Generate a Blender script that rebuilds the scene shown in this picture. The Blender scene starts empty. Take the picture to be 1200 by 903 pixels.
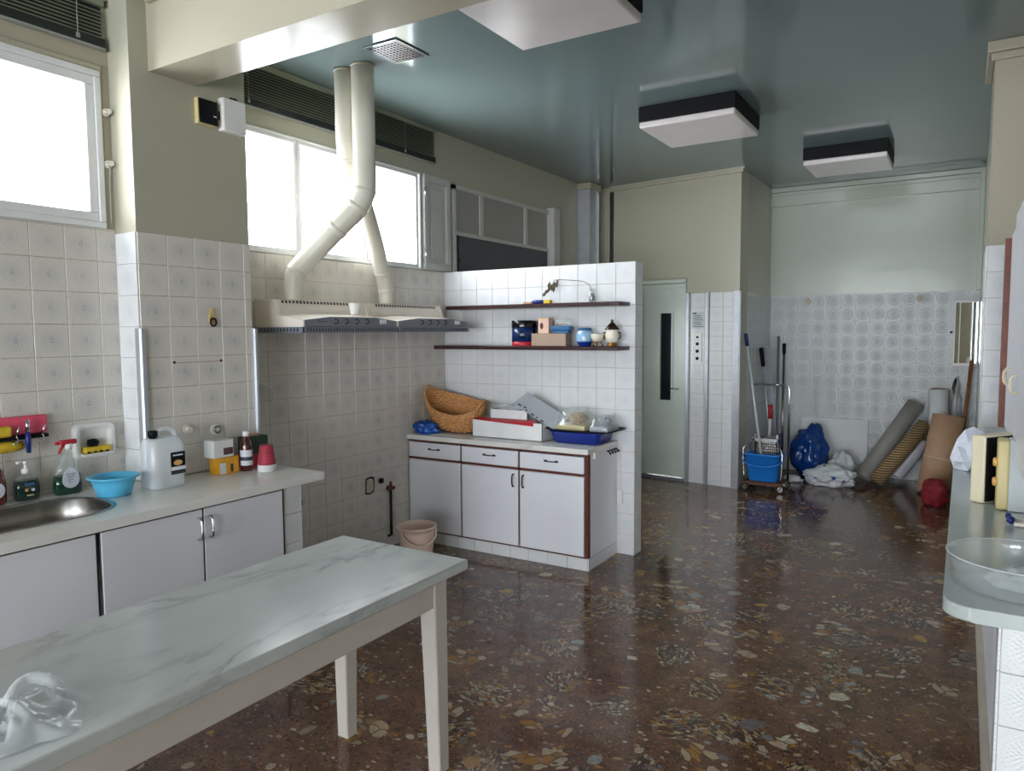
import bpy, bmesh, math, random
from mathutils import Matrix, Vector, noise
random.seed(7)
sc = bpy.context.scene
PI = math.pi

# ------------------------------------------------------------------ camera
cam_d = bpy.data.cameras.new('camera'); cam = bpy.data.objects.new('camera', cam_d)
sc.collection.objects.link(cam); sc.camera = cam
cam_d.sensor_width = 36.0; cam_d.lens = 855.27 * 36.0 / 1200.0
cam_d.clip_start = 0.05; cam_d.clip_end = 200
RX = Vector((0.85070815, 0.03342725, -0.52457437))
RY = Vector((0.52560125, -0.06594808, 0.84817108))
RZ = Vector((-0.00624265, -0.99726299, -0.07367197))
cam.matrix_world = Matrix(((RX[0], -RX[1], -RX[2], 0.0),
                           (RY[0], -RY[1], -RY[2], 0.0),
                           (RZ[0], -RZ[1], -RZ[2], 1.6),
                           (0, 0, 0, 1)))
# ------------------------------------------------------------------ sky + exposure
world = bpy.data.worlds.new('sky'); sc.world = world; world.use_nodes = True
wn = world.node_tree.nodes; wn.clear()
wo = wn.new('ShaderNodeOutputWorld'); wb = wn.new('ShaderNodeBackground')
wb.inputs['Color'].default_value = (0.895, 0.935, 1.0, 1); wb.inputs['Strength'].default_value = 5.0
world.node_tree.links.new(wb.outputs[0], wo.inputs[0])
vs = sc.view_settings
vs.view_transform = 'Standard'; vs.look = 'None'; vs.gamma = 1; vs.use_curve_mapping = False
vs.exposure = 2.1
sc.cycles.max_bounces = 14; sc.cycles.diffuse_bounces = 7; sc.cycles.transparent_max_bounces = 24

def portal(loc, rot, sx, sy):
    d = bpy.data.lights.new('window_portal', 'AREA'); d.shape = 'RECTANGLE'; d.size = sx; d.size_y = sy
    d.cycles.is_portal = True
    o = bpy.data.objects.new('window_portal', d); o.location = loc; o.rotation_euler = rot
    sc.collection.objects.link(o)
portal((-3.60, 1.54, 2.46), (0, -PI/2, 0), 0.72, 0.88)       # left front window, faces +X
portal((-3.72, 3.55, 2.45), (0, -PI/2, 0), 0.70, 1.9)       # window behind the hoods
portal((-1.9, -6.12, 1.43), (PI/2, 0, 0), 2.4, 2.8)
portal((1.625, -6.12, 1.43), (PI/2, 0, 0), 2.35, 2.8)
portal((-3.80, 5.80, 1.4), (0, -PI/2, 0), 0.90, 0.80)             # window behind the partition           # windows behind the photographer

# ------------------------------------------------------------------ materials
def lin(c):
    return tuple(((v/255.0)/12.92 if v/255.0 <= .04045 else ((v/255.0+.055)/1.055)**2.4) for v in c)
class NT:
    def __init__(s, name):
        s.m = bpy.data.materials.new(name); s.m.use_nodes = True
        s.t = s.m.node_tree; s.b = s.t.nodes['Principled BSDF']; s.out = s.t.nodes['Material Output']
    def n(s, typ, **kw):
        x = s.t.nodes.new(typ)
        for k, v in kw.items(): setattr(x, k, v)
        return x
    def l(s, a, b): s.t.links.new(a, b)
    def set(s, inp, val):
        if hasattr(val, 'links') or hasattr(val, 'is_linked'): s.l(val, inp)
        else: inp.default_value = val
    def math(s, op, a, b=0.0, c=0.0, clamp=False):
        x = s.n('ShaderNodeMath', operation=op, use_clamp=clamp)
        for i, v in enumerate((a, b, c)):
            s.set(x.inputs[i], v)
        return x.outputs[0]
    def mix(s, fac, a, b):
        x = s.n('ShaderNodeMix', data_type='RGBA')
        s.set(x.inputs['Factor'], fac)
        for nm, v in (('A', a), ('B', b)):
            i = [q for q in x.inputs if q.name == nm and q.type == 'RGBA'][0]
            if isinstance(v, tuple): i.default_value = (*v[:3], 1)
            else: s.l(v, i)
        return [q for q in x.outputs if q.type == 'RGBA'][0]
    def ramp(s, fac, stops, interp='LINEAR'):
        x = s.n('ShaderNodeValToRGB'); r = x.color_ramp; r.interpolation = interp
        while len(r.elements) < len(stops): r.elements.new(0.5)
        for e, (p, c) in zip(r.elements, stops): e.position = p; e.color = (*c, 1)
        s.set(x.inputs[0], fac); return x.outputs[0]
    def coord(s, which='Object'):
        return s.n('ShaderNodeTexCoord').outputs[which]
    def mapping(s, v, scale=(1,1,1), rot=(0,0,0), loc=(0,0,0)):
        x = s.n('ShaderNodeMapping'); s.l(v, x.inputs[0])
        x.inputs['Scale'].default_value = scale; x.inputs['Rotation'].default_value = rot; x.inputs['Location'].default_value = loc
        return x.outputs[0]
    def noise(s, v, scale, detail=3, rough=.5, dist=0.0):
        x = s.n('ShaderNodeTexNoise'); s.l(v, x.inputs['Vector'])
        x.inputs['Scale'].default_value = scale; x.inputs['Detail'].default_value = detail
        x.inputs['Roughness'].default_value = rough; x.inputs['Distortion'].default_value = dist
        return x
    def voro(s, v, scale, feature='F1', rnd=1.0):
        x = s.n('ShaderNodeTexVoronoi', feature=feature); s.l(v, x.inputs['Vector'])
        x.inputs['Scale'].default_value = scale; x.inputs['Randomness'].default_value = rnd
        return x
    def bump(s, h, strength=.2, dist=.002):
        x = s.n('ShaderNodeBump'); s.l(h, x.inputs['Height']); x.inputs['Strength'].default_value = strength
        x.inputs['Distance'].default_value = dist; s.l(x.outputs[0], s.b.inputs['Normal'])
    def base(s, c):
        i = s.b.inputs['Base Color']
        if isinstance(c, tuple): i.default_value = (*c[:3], 1)
        else: s.l(c, i)
    def p(s, **kw):
        for k, v in kw.items(): s.set(s.b.inputs[k], v)

def plain(name, rgb, rough=.5, metal=0.0, var=0.06, scale=6.0, bump=0.0, bscale=60, coat=0.0, spec=None, trans=0.0, alpha=1.0, sheen=0.0, object_rand=0.0):
    t = NT(name); c = lin(rgb); v = t.coord()
    nz = t.noise(v, scale, 4)
    d = tuple(x*(1-var*2.2) for x in c); e = tuple(min(1, x*(1+var)) for x in c)
    t.base(t.ramp(nz.outputs[0], [(.3, d), (.7, e)]))
    t.p(**{'Roughness': rough, 'Metallic': metal, 'Coat Weight': coat, 'Coat Roughness': .08})
    if trans: t.p(**{'Transmission Weight': trans})
    if alpha < 1: t.p(**{'Alpha': alpha})
    if spec is not None: t.p(**{'Specular IOR Level': spec})
    if bump:
        b = t.noise(v, bscale, 3); t.bump(b.outputs[0], bump, .003)
    return t.m

M = {}
# gloss paint on the walls
def gloss_paint(name, rgb, rough, bump=.12, bs=3.2, spec=.5):
    t = NT(name); c = lin(rgb); v = t.coord()
    nz = t.noise(v, 1.3, 4)
    t.base(t.ramp(nz.outputs[0], [(.25, tuple(x*.93 for x in c)), (.75, c)]))
    t.p(**{'Roughness': rough, 'Specular IOR Level': spec})
    n2 = t.noise(v, bs, 2); t.bump(n2.outputs[0], bump, .02)
    return t.m
M['paint'] = gloss_paint('pale_green_gloss_paint', (178, 175, 157), .26, spec=.35)
M['paint_far'] = gloss_paint('sage_gloss_paint', (192, 198, 184), .22, .16)
M['paint_cream'] = gloss_paint('cream_gloss_paint', (176, 169, 150), .22, spec=.16)
M['ceiling'] = gloss_paint('teal_gloss_ceiling', (116, 131, 130), .09, .05, 1.0)
M['grout'] = plain('grout', (168, 166, 158), .9)

# printed rosette tile, pattern in the tile's own coordinates (tile lies in local XY, centre 0)
def tile_mat(name, base, ink, relief, gloss, inkamt, plainrings=False, corner=.22):
    t = NT(name); v = t.coord(); sx = t.n('ShaderNodeSeparateXYZ'); t.l(v, sx.inputs[0])
    x = t.math('DIVIDE', sx.outputs[0], .0742); y = t.math('DIVIDE', sx.outputs[1], .0742)   # -1..1
    r = t.math('SQRT', t.math('ADD', t.math('MULTIPLY', x, x), t.math('MULTIPLY', y, y)))
    th = t.math('ARCTAN2', y, x)
    def ring(rad, w, k, off=0.0):
        a = t.math('SUBTRACT', 1.0, t.math('DIVIDE', t.math('ABSOLUTE', t.math('SUBTRACT', r, rad)), w), clamp=True)
        if k and not plainrings:
            b = t.math('COSINE', t.math('ADD', t.math('MULTIPLY', th, float(k)), off))
            b = t.math('ADD', t.math('MULTIPLY', b, .8), .35, clamp=True)
            a = t.math('MULTIPLY', a, b)
        return a
    pat = ring(.10, .09, 0)
    for rad, w, k, off, g in (((.24, .09, 0, 0, 1), (.50, .09, 0, 0, 1), (.78, .09, 0, 0, 1)) if plainrings else ((.24, .10, 12, 0, 1), (.38, .09, 16, PI, .9), (.52, .10, 20, 0, .7), (.66, .07, 24, PI, .45), (.82, .06, 32, 0, .4))):
        pat = t.math('MAXIMUM', pat, t.math('MULTIPLY', ring(rad, w, k, off), g))
    # corner quarter circles
    ax = t.math('SUBTRACT', 1.0, t.math('ABSOLUTE', x)); ay = t.math('SUBTRACT', 1.0, t.math('ABSOLUTE', y))
    rc = t.math('SQRT', t.math('ADD', t.math('MULTIPLY', ax, ax), t.math('MULTIPLY', ay, ay)))
    q = t.math('SUBTRACT', 1.0, t.math('DIVIDE', t.math('ABSOLUTE', t.math('SUBTRACT', rc, .36)), .06), clamp=True)
    pat2 = t.math('MAXIMUM', pat, t.math('MULTIPLY', q, corner))
    info = t.n('ShaderNodeObjectInfo')
    wear = t.noise(v, 60, 3); 
    fade = t.math('ADD', t.math('MULTIPLY', info.outputs['Random'], .5), .5)
    f = t.math('MULTIPLY', t.math('MULTIPLY', pat2, fade), t.math('MULTIPLY', wear.outputs[0], inkamt*1.6), clamp=True)
    inner = t.math('SUBTRACT', 1.0, r, clamp=True)
    pale = t.mix(t.math('MULTIPLY', q, .0), lin(base), lin(base))
    speck = t.noise(v, 420, 2)
    b0 = t.mix(t.math('MULTIPLY', t.math('GREATER_THAN', speck.outputs[0], .56), .28), lin(base), tuple(z*.80 for z in lin(base)))
    b1 = t.mix(t.math('MULTIPLY', info.outputs['Random'], .10), b0, tuple(z*.72 for z in lin(base)))
    t.base(t.mix(f, b1, lin(ink)))
    t.p(Roughness=gloss)
    t.bump(t.math('ADD', pat2, t.math('MULTIPLY', speck.outputs[0], .15)), relief, .003)
    return t.m
M['tile'] = tile_mat('rosette_wall_tile', (216, 209, 200), (140, 147, 157), .10, .24, 1.0)
M['tile_white'] = tile_mat('white_relief_tile', (222, 223, 224), (190, 196, 206), .45, .18, .9)
M['tile_far'] = tile_mat('grey_relief_tile', (206, 208, 208), (190, 196, 198), 1.0, .20, .6, True, .3)

# breccia floor
def floor_mat():
    t = NT('polished_breccia_floor'); v = t.coord()
    wz = t.noise(v, 5, 2); ws = t.n('ShaderNodeVectorMath', operation='SCALE'); t.l(wz.outputs['Color'], ws.inputs[0]); ws.inputs['Scale'].default_value = .10
    va = t.n('ShaderNodeVectorMath', operation='ADD'); t.l(v, va.inputs[0]); t.l(ws.outputs[0], va.inputs[1]); w = va.outputs[0]
    n1 = t.noise(w, 9, 6, .65); n2 = t.noise(w, 2.2, 3)
    base = t.ramp(n1.outputs[0], [(.25, lin((56, 38, 29))), (.5, lin((98, 69, 52))), (.75, lin((132, 96, 72)))])
    base = t.mix(t.math('MULTIPLY', n2.outputs[0], .5), base, lin((92, 62, 46)))
    # fine grit
    g = t.voro(w, 95); gs = t.n('ShaderNodeSeparateColor'); t.l(g.outputs['Color'], gs.inputs[0])
    gcol = t.ramp(gs.outputs[1], [(0, lin((40, 28, 24))), (.35, lin((122, 92, 66))), (.6, lin((150, 116, 84))), (.8, lin((98, 88, 86))), (1, lin((176, 150, 112)))], 'CONSTANT')
    gm = t.math('MULTIPLY', t.math('GREATER_THAN', gs.outputs[0], .5), t.math('LESS_THAN', g.outputs['Distance'], .42))
    c = t.mix(t.math('MULTIPLY', gm, .8), base, gcol)
    # the big broken stones: inside each, slivers share one direction and palette
    bs = t.voro(w, 4.0); bc = t.n('ShaderNodeSeparateColor'); t.l(bs.outputs['Color'], bc.inputs[0])
    ang = t.math('MULTIPLY', bc.outputs[1], 3.14)
    vr = t.n('ShaderNodeVectorRotate', rotation_type='Z_AXIS'); t.l(w, vr.inputs['Vector']); t.l(ang, vr.inputs['Angle'])
    mp = t.mapping(vr.outputs[0], (1, 1.7, 1))
    mp2 = t.mapping(vr.outputs[0], (1, 2.4, 1))
    for vec, sc_, lo, hi, amt, dark in ((mp, 15, .22, .56, .90, 0), (mp2, 34, .56, 1.01, .85, 1)):
        s1 = t.voro(vec, sc_); e1 = t.voro(vec, sc_, 'DISTANCE_TO_EDGE')
        scol = t.n('ShaderNodeSeparateColor'); t.l(s1.outputs['Color'], scol.inputs[0])
        pal = t.math('ADD', t.math('MULTIPLY', bc.outputs[2], .6), t.math('MULTIPLY', scol.outputs[0], .4))
        chip = t.ramp(pal, [(0, lin((82, 72, 74))), (.14, lin((158, 142, 116))), (.28, lin((190, 172, 138))), (.42, lin((172, 122, 50))), (.54, lin((150, 118, 84))), (.64, lin((196, 182, 154))), (.76, lin((128, 126, 128))), (.88, lin((70, 50, 42)))], 'CONSTANT')
        kind = t.math('MULTIPLY', t.math('GREATER_THAN', bc.outputs[0], lo), t.math('LESS_THAN', bc.outputs[0], hi))
        zone = t.math('MULTIPLY', kind, t.math('LESS_THAN', bs.outputs['Distance'], .50))
        on = t.math('MULTIPLY', t.math('MULTIPLY', zone, t.math('GREATER_THAN', e1.outputs['Distance'], .06)), t.math('GREATER_THAN', scol.outputs[1], .46 if not dark else .36))
        veins = t.noise(w, 46, 5, .65)
        chip = t.mix(t.math('ADD', t.math('MULTIPLY', veins.outputs[0], .75), .02), chip, lin((88, 62, 46)))
        if dark: c = t.mix(t.math('MULTIPLY', zone, .55), c, lin((44, 34, 32)))
        c = t.mix(t.math('MULTIPLY', on, amt), c, chip)
    # loose mid-size pebbles
    m1 = t.voro(t.mapping(w, (1, 1.5, 1), (0, 0, .6), (3.1, 1.7, 0)), 27); mc = t.n('ShaderNodeSeparateColor'); t.l(m1.outputs['Color'], mc.inputs[0])
    mon = t.math('MULTIPLY', t.math('GREATER_THAN', mc.outputs[0], .66), t.math('LESS_THAN', m1.outputs['Distance'], t.math('ADD', .18, t.math('MULTIPLY', mc.outputs[2], .22))))
    mcol = t.ramp(mc.outputs[1], [(0, lin((58, 42, 36))), (.3, lin((158, 130, 96))), (.5, lin((176, 164, 144))), (.68, lin((164, 112, 44))), (.8, lin((132, 130, 132))), (.92, lin((120, 64, 44)))], 'CONSTANT')
    c = t.mix(t.math('MULTIPLY', mon, .85), c, mcol)
    t.base(c); rn = t.noise(v, 3, 3)
    t.p(Roughness=t.ramp(rn.outputs[0], [(.3, (.10,)*3), (.8, (.20,)*3)]))
    t.p(**{'Specular IOR Level': .5})
    return t.m
M['floor'] = floor_mat()
def chip_mat():
    t = NT('inlaid_stone'); v = t.coord(); info = t.n('ShaderNodeObjectInfo')
    c = t.ramp(info.outputs['Random'], [(0, lin((166, 150, 120))), (.14, lin((186, 176, 152))), (.3, lin((150, 112, 62))), (.4, lin((142, 142, 136))), (.54, lin((120, 100, 84))), (.66, lin((172, 134, 62))), (.74, lin((104, 100, 104))), (.86, lin((196, 186, 164)))], 'CONSTANT')
    n = t.noise(v, 2.6, 5, .65, 1.0)
    c = t.mix(t.ramp(n.outputs[0], [(.40, (0,)*3), (.66, (.65,)*3)]), c, lin((86, 64, 50)))
    t.base(c); t.p(Roughness=.14); return t.m
M['chip'] = chip_mat()

def marble(name, base, vein, scale, rough, amt=.8):
    t = NT(name); v = t.coord()
    m = t.mapping(v, (1.0, .35, 1.0), (0, 0, .25))
    n = t.noise(m, scale, 8, .62, .8)
    a = t.math('ABSOLUTE', t.math('SUBTRACT', n.outputs[0], .5))
    f = t.ramp(a, [(0.0, (1,)*3), (.035, (.25,)*3), (.12, (0,)*3)])
    n2 = t.noise(m, scale*.4, 4, .6)
    patch = t.ramp(n2.outputs[0], [(.48, (0,)*3), (.62, (1,)*3)])
    n3 = t.noise(v, 1.6, 3)
    b = t.ramp(n3.outputs[0], [(.3, tuple(x*.86 for x in lin(base))), (.7, lin(base))])
    t.base(t.mix(t.math('MULTIPLY', t.math('MULTIPLY', f, patch), amt), b, lin(vein)))
    t.p(Roughness=rough); return t.m
M['marble'] = marble('grey_veined_marble', (190, 194, 191), (106, 112, 112), 3.2, .2)
M['marble_warm'] = marble('warm_veined_worktop', (236, 234, 228), (150, 140, 120), 2.4, .25, .6)
M['marble_grey'] = marble('pale_grey_worktop', (186, 194, 190), (150, 158, 156), 2.0, .18, .5)

M['white_paint'] = plain('white_painted_wood', (192, 185, 176), .38, var=.03, bump=.05, bscale=30)
M['laminate'] = plain('white_laminate', (228, 228, 234), .32, var=.02, scale=2)
M['laminate_dark'] = plain('reddish_brown_edge', (98, 46, 34), .4, var=.12, scale=20)
M['gap'] = plain('dark_gap', (26, 24, 24), .8)
M['frame'] = plain('white_window_frame', (226, 226, 226), .35, var=.02)
M['frame_grey'] = plain('grey_white_frame', (186, 186, 182), .4, var=.03)
M['blind'] = plain('dark_green_blind', (140, 146, 126), .5, var=.05)
M['blind_rail'] = plain('blind_bottom_rail', (24, 30, 28), .45)
M['rail_grey'] = plain('pale_blind_rail', (150, 152, 146), .4)
M['alu'] = plain('brushed_aluminium', (186, 190, 196), .42, metal=.55, var=.05, scale=10)
M['chrome'] = plain('chrome', (214, 216, 220), .12, metal=1.0, var=.02)
M['steel'] = plain('stainless_steel', (150, 146, 142), .26, metal=1.0, var=.08)
M['iron'] = plain('dark_iron', (40, 30, 26), .55, metal=.4, var=.2, scale=20)
M['black'] = plain('black_plastic', (14, 14, 17), .6, spec=.2)
M['black_gloss'] = plain('black_gloss', (12, 14, 20), .12)
M['white'] = plain('white_plastic', (232, 230, 226), .35, var=.02)
M['cream'] = plain('cream_enamel', (228, 218, 206), .3, var=.02)
M['cream_duct'] = plain('cream_plastic_duct', (206, 202, 188), .34, var=.03)
M['hood_grey'] = plain('slate_grey_panel', (118, 122, 132), .4, var=.03)
M['hood_dark'] = plain('dark_slots', (46, 48, 54), .6)
M['cream_plastic'] = plain('yellowed_cream_plastic', (226, 216, 186), .35, var=.03)
M['yellow_trim'] = plain('yellowed_edge', (214, 196, 140), .35, var=.04)
M['orange'] = plain('amber_knob', (222, 172, 96), .3)
M['grey_panel'] = plain('pale_grey_panel', (186, 192, 194), .3, var=.02)
M['dark_panel'] = plain('anthracite_panel', (70, 74, 80), .45, var=.04)
M['pane_grey'] = plain('frosted_pane', (150, 146, 140), .3, var=.03)
M['lift_door'] = plain('pale_green_lift_door', (196, 206, 196), .3, var=.03)
M['dark_glass'] = plain('dark_glass', (20, 28, 36), .06)
M['diffuser'] = plain('white_diffuser', (216, 208, 206), .2, var=.02)
M['shelf'] = plain('dark_mahogany', (54, 24, 26), .3, var=.2, scale=12)
M['wood'] = plain('brown_wood', (142, 88, 54), .55, var=.15, scale=14)
M['wood_red'] = plain('red_brown_wood', (124, 64, 46), .45, var=.14, scale=14)
M['blue'] = plain('bright_blue_plastic', (32, 122, 210), .3, var=.03)
M['sky_blue'] = plain('sky_blue_plastic', (92, 186, 226), .35, var=.02)
M['deep_blue'] = plain('deep_blue_plastic', (18, 46, 138), .25, var=.05)
M['teal_blue'] = plain('blue_lid', (52, 104, 150), .35)
M['navy'] = plain('navy_plastic', (24, 40, 112), .35)
M['red'] = plain('red_plastic', (186, 34, 48), .4, var=.05)
M['dark_red'] = plain('dark_red_cloth', (138, 20, 38), .7, var=.15, scale=12, bump=.3, bscale=25)
M['maroon_cup'] = plain('maroon_paper', (158, 44, 62), .5, var=.04)
M['pink'] = plain('pink_plastic', (226, 84, 112), .4, var=.05)
M['peach'] = plain('peach_plastic', (232, 204, 188), .38, var=.03)
M['yellow'] = plain('yellow_foam', (220, 184, 44), .7, var=.1, scale=30, bump=.2)
M['amber_box'] = plain('yellow_carton', (226, 162, 36), .5, var=.08, scale=30)
M['paper'] = plain('white_card', (226, 226, 226), .6, var=.03)
M['card_grey'] = plain('grey_card', (176, 180, 186), .6, var=.05)
M['kraft'] = plain('kraft_cardboard', (196, 156, 126), .65, var=.04)
M['pink_card'] = plain('pink_card', (222, 184, 166), .6, var=.04)
M['tan'] = plain('tan_carpet', (176, 150, 112), .85, var=.12, scale=50, bump=.4, bscale=120)
M['grey_carpet'] = plain('grey_vinyl_roll', (158, 154, 148), .6, var=.05)
M['ceramic'] = plain('cream_ceramic', (232, 224, 204), .2, var=.03)
M['gold'] = plain('gold_trim', (150, 106, 40), .3, metal=.7)
M['brown_glaze'] = plain('dark_brown_glaze', (46, 26, 22), .25)
M['green_card'] = plain('dark_green_card', (28, 58, 44), .5)
M['plant'] = plain('dried_olive_leaf', (74, 66, 44), .7, var=.2)
M['brass'] = plain('pale_brass', (208, 184, 124), .4, metal=.15)
M['beige_strip'] = plain('beige_plinth', (190, 180, 164), .5)
M['mirror'] = plain('mirror', (210, 214, 218), .03, metal=1.0, var=.01)
M['rust'] = plain('rusty_base', (104, 64, 46), .6, metal=.3, var=.2, scale=25)
M['stain'] = plain('rust_stain', (178, 156, 138), .6)
M['label_white'] = plain('paper_label', (220, 222, 228), .45, var=.05, scale=40)
M['ink'] = plain('printed_ink', (60, 64, 84), .5)

def clear(name, tint, fac=.10, rough=.05, density=.0):
    t = NT(name); t.t.nodes.remove(t.b)
    tr = t.n('ShaderNodeBsdfTransparent'); tr.inputs[0].default_value = (*tint, 1)
    gl = t.n('ShaderNodeBsdfGlossy'); gl.inputs['Roughness'].default_value = rough
    fr = t.n('ShaderNodeLayerWeight'); fr.inputs[0].default_value = .5
    mx = t.n('ShaderNodeMixShader')
    fz = t.math('ADD', t.math('MULTIPLY', t.math('POWER', fr.outputs['Facing'], 4.0), .55), .035+fac, clamp=True)
    t.l(fz, mx.inputs[0]); t.l(tr.outputs[0], mx.inputs[1]); t.l(gl.outputs[0], mx.inputs[2])
    last = mx.outputs[0]
    if density:
        df = t.n('ShaderNodeBsdfDiffuse'); df.inputs[0].default_value = (.93, .95, .97, 1)
        m2 = t.n('ShaderNodeMixShader'); m2.inputs[0].default_value = density
        t.l(last, m2.inputs[1]); t.l(df.outputs[0], m2.inputs[2]); last = m2.outputs[0]
    t.l(last, t.out.inputs[0]); return t.m
M['glass'] = clear('window_glass', (.97, .98, .98), .0, .01)
M['clear'] = clear('clear_plastic', (.93, .95, .95), .05, .08, .10)
M['film'] = clear('thin_plastic_film', (.95, .96, .97), .06, .22, .38)
M['milky'] = clear('milky_plastic', (.90, .94, .97), .05, .25, .42)
M['green_clear'] = clear('pale_bottle', (.90, .95, .92), .06, .06, .10)

def liquid(name, rgb):
    t = NT(name); t.base(lin(rgb)); t.p(Roughness=.12, **{'Coat Weight': .6}); n = t.noise(t.coord(), 14, 2)
    t.p(Roughness=t.ramp(n.outputs[0], [(0, (.08,)*3), (1, (.16,)*3)])); return t.m
M['green_liq'] = liquid('dark_green_detergent', (16, 54, 40))
M['soap_liq'] = liquid('dark_teal_soap', (22, 44, 40))
M['red_liq'] = liquid('amber_red_liquid', (112, 34, 24))
M['brown_liq'] = liquid('brown_liquid', (70, 22, 20))

def spots(name, base, cols, scale, thr, rough=.4):
    t = NT(name); v = t.coord(); n = t.voro(v, scale); s = t.n('ShaderNodeSeparateColor'); t.l(n.outputs['Color'], s.inputs[0])
    k = len(cols); c = t.ramp(s.outputs[1], [(i/k, lin(x)) for i, x in enumerate(cols)], 'CONSTANT')
    on = t.math('MULTIPLY', t.math('LESS_THAN', n.outputs['Distance'], thr), t.math('GREATER_THAN', s.outputs[0], .45))
    t.base(t.mix(on, lin(base), c)); t.p(Roughness=rough)
    b = t.noise(v, 20, 3); t.bump(b.outputs[0], .25, .01); return t.m
M['carrier'] = spots('printed_carrier_bag', (222, 224, 228), [(196, 66, 44), (40, 84, 160), (60, 120, 96), (60, 60, 70)], 12, .30)
M['tin_print'] = spots('blue_printed_tin', (20, 44, 92), [(90, 140, 190), (14, 22, 48), (40, 88, 150), (110, 160, 200)], 16, .6, .22)
M['blue_jar'] = spots('blue_white_glaze', (150, 190, 220), [(36, 84, 150), (220, 228, 236), (90, 150, 200)], 26, .5, .15)
M['bag_blue'] = plain('blue_bin_bag', (14, 62, 132), .22, var=.12, scale=7, bump=.8, bscale=16)
M['bag_white'] = plain('white_plastic_bag', (220, 222, 228), .35, var=.06, scale=9, bump=.6, bscale=18)
M['cloth_white'] = plain('white_tissue', (230, 234, 244), .8, var=.04, bump=.3, bscale=30)
M['bag_shop'] = plain('royal_blue_film', (18, 84, 176), .3, var=.15, scale=12, bump=.6, bscale=30)
def wicker():
    t = NT('woven_wicker'); v = t.coord(); n = t.noise(v, 70, 3)
    t.base(t.ramp(n.outputs[0], [(.25, lin((170, 114, 66))), (.55, lin((206, 150, 94))), (.8, lin((228, 184, 128)))]))
    t.p(Roughness=.5); return t.m
M['wicker'] = wicker()
def weave_card():
    t = NT('woven_paper_box'); v = t.coord(); b = t.n('ShaderNodeTexBrick'); t.l(t.mapping(v, (1, 1, 1), (PI/2, 0, 0)), b.inputs['Vector'])
    b.inputs['Scale'].default_value = 60; b.inputs['Color1'].default_value = (*lin((206, 184, 164)), 1); b.inputs['Color2'].default_value = (*lin((190, 166, 146)), 1)
    b.inputs['Mortar'].default_value = (*lin((140, 116, 100)), 1); b.inputs['Mortar Size'].default_value = .06
    t.l(b.outputs[0], t.b.inputs['Base Color']); t.p(Roughness=.7); return t.m
M['weave'] = weave_card()
def ribbed():
    t = NT('ribbed_tan_mat'); v = t.coord('Generated'); w = t.n('ShaderNodeTexWave'); t.l(t.mapping(v, (1, 1, 1)), w.inputs[0])
    w.bands_direction = 'Z'; w.inputs['Scale'].default_value = 9; w.inputs['Distortion'].default_value = 0
    t.base(t.ramp(w.outputs[0], [(.3, lin((96, 76, 50))), (.6, lin((178, 150, 108)))])); t.p(Roughness=.8); t.bump(w.outputs[0], .5, .01); return t.m
M['ribbed'] = ribbed()

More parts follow.
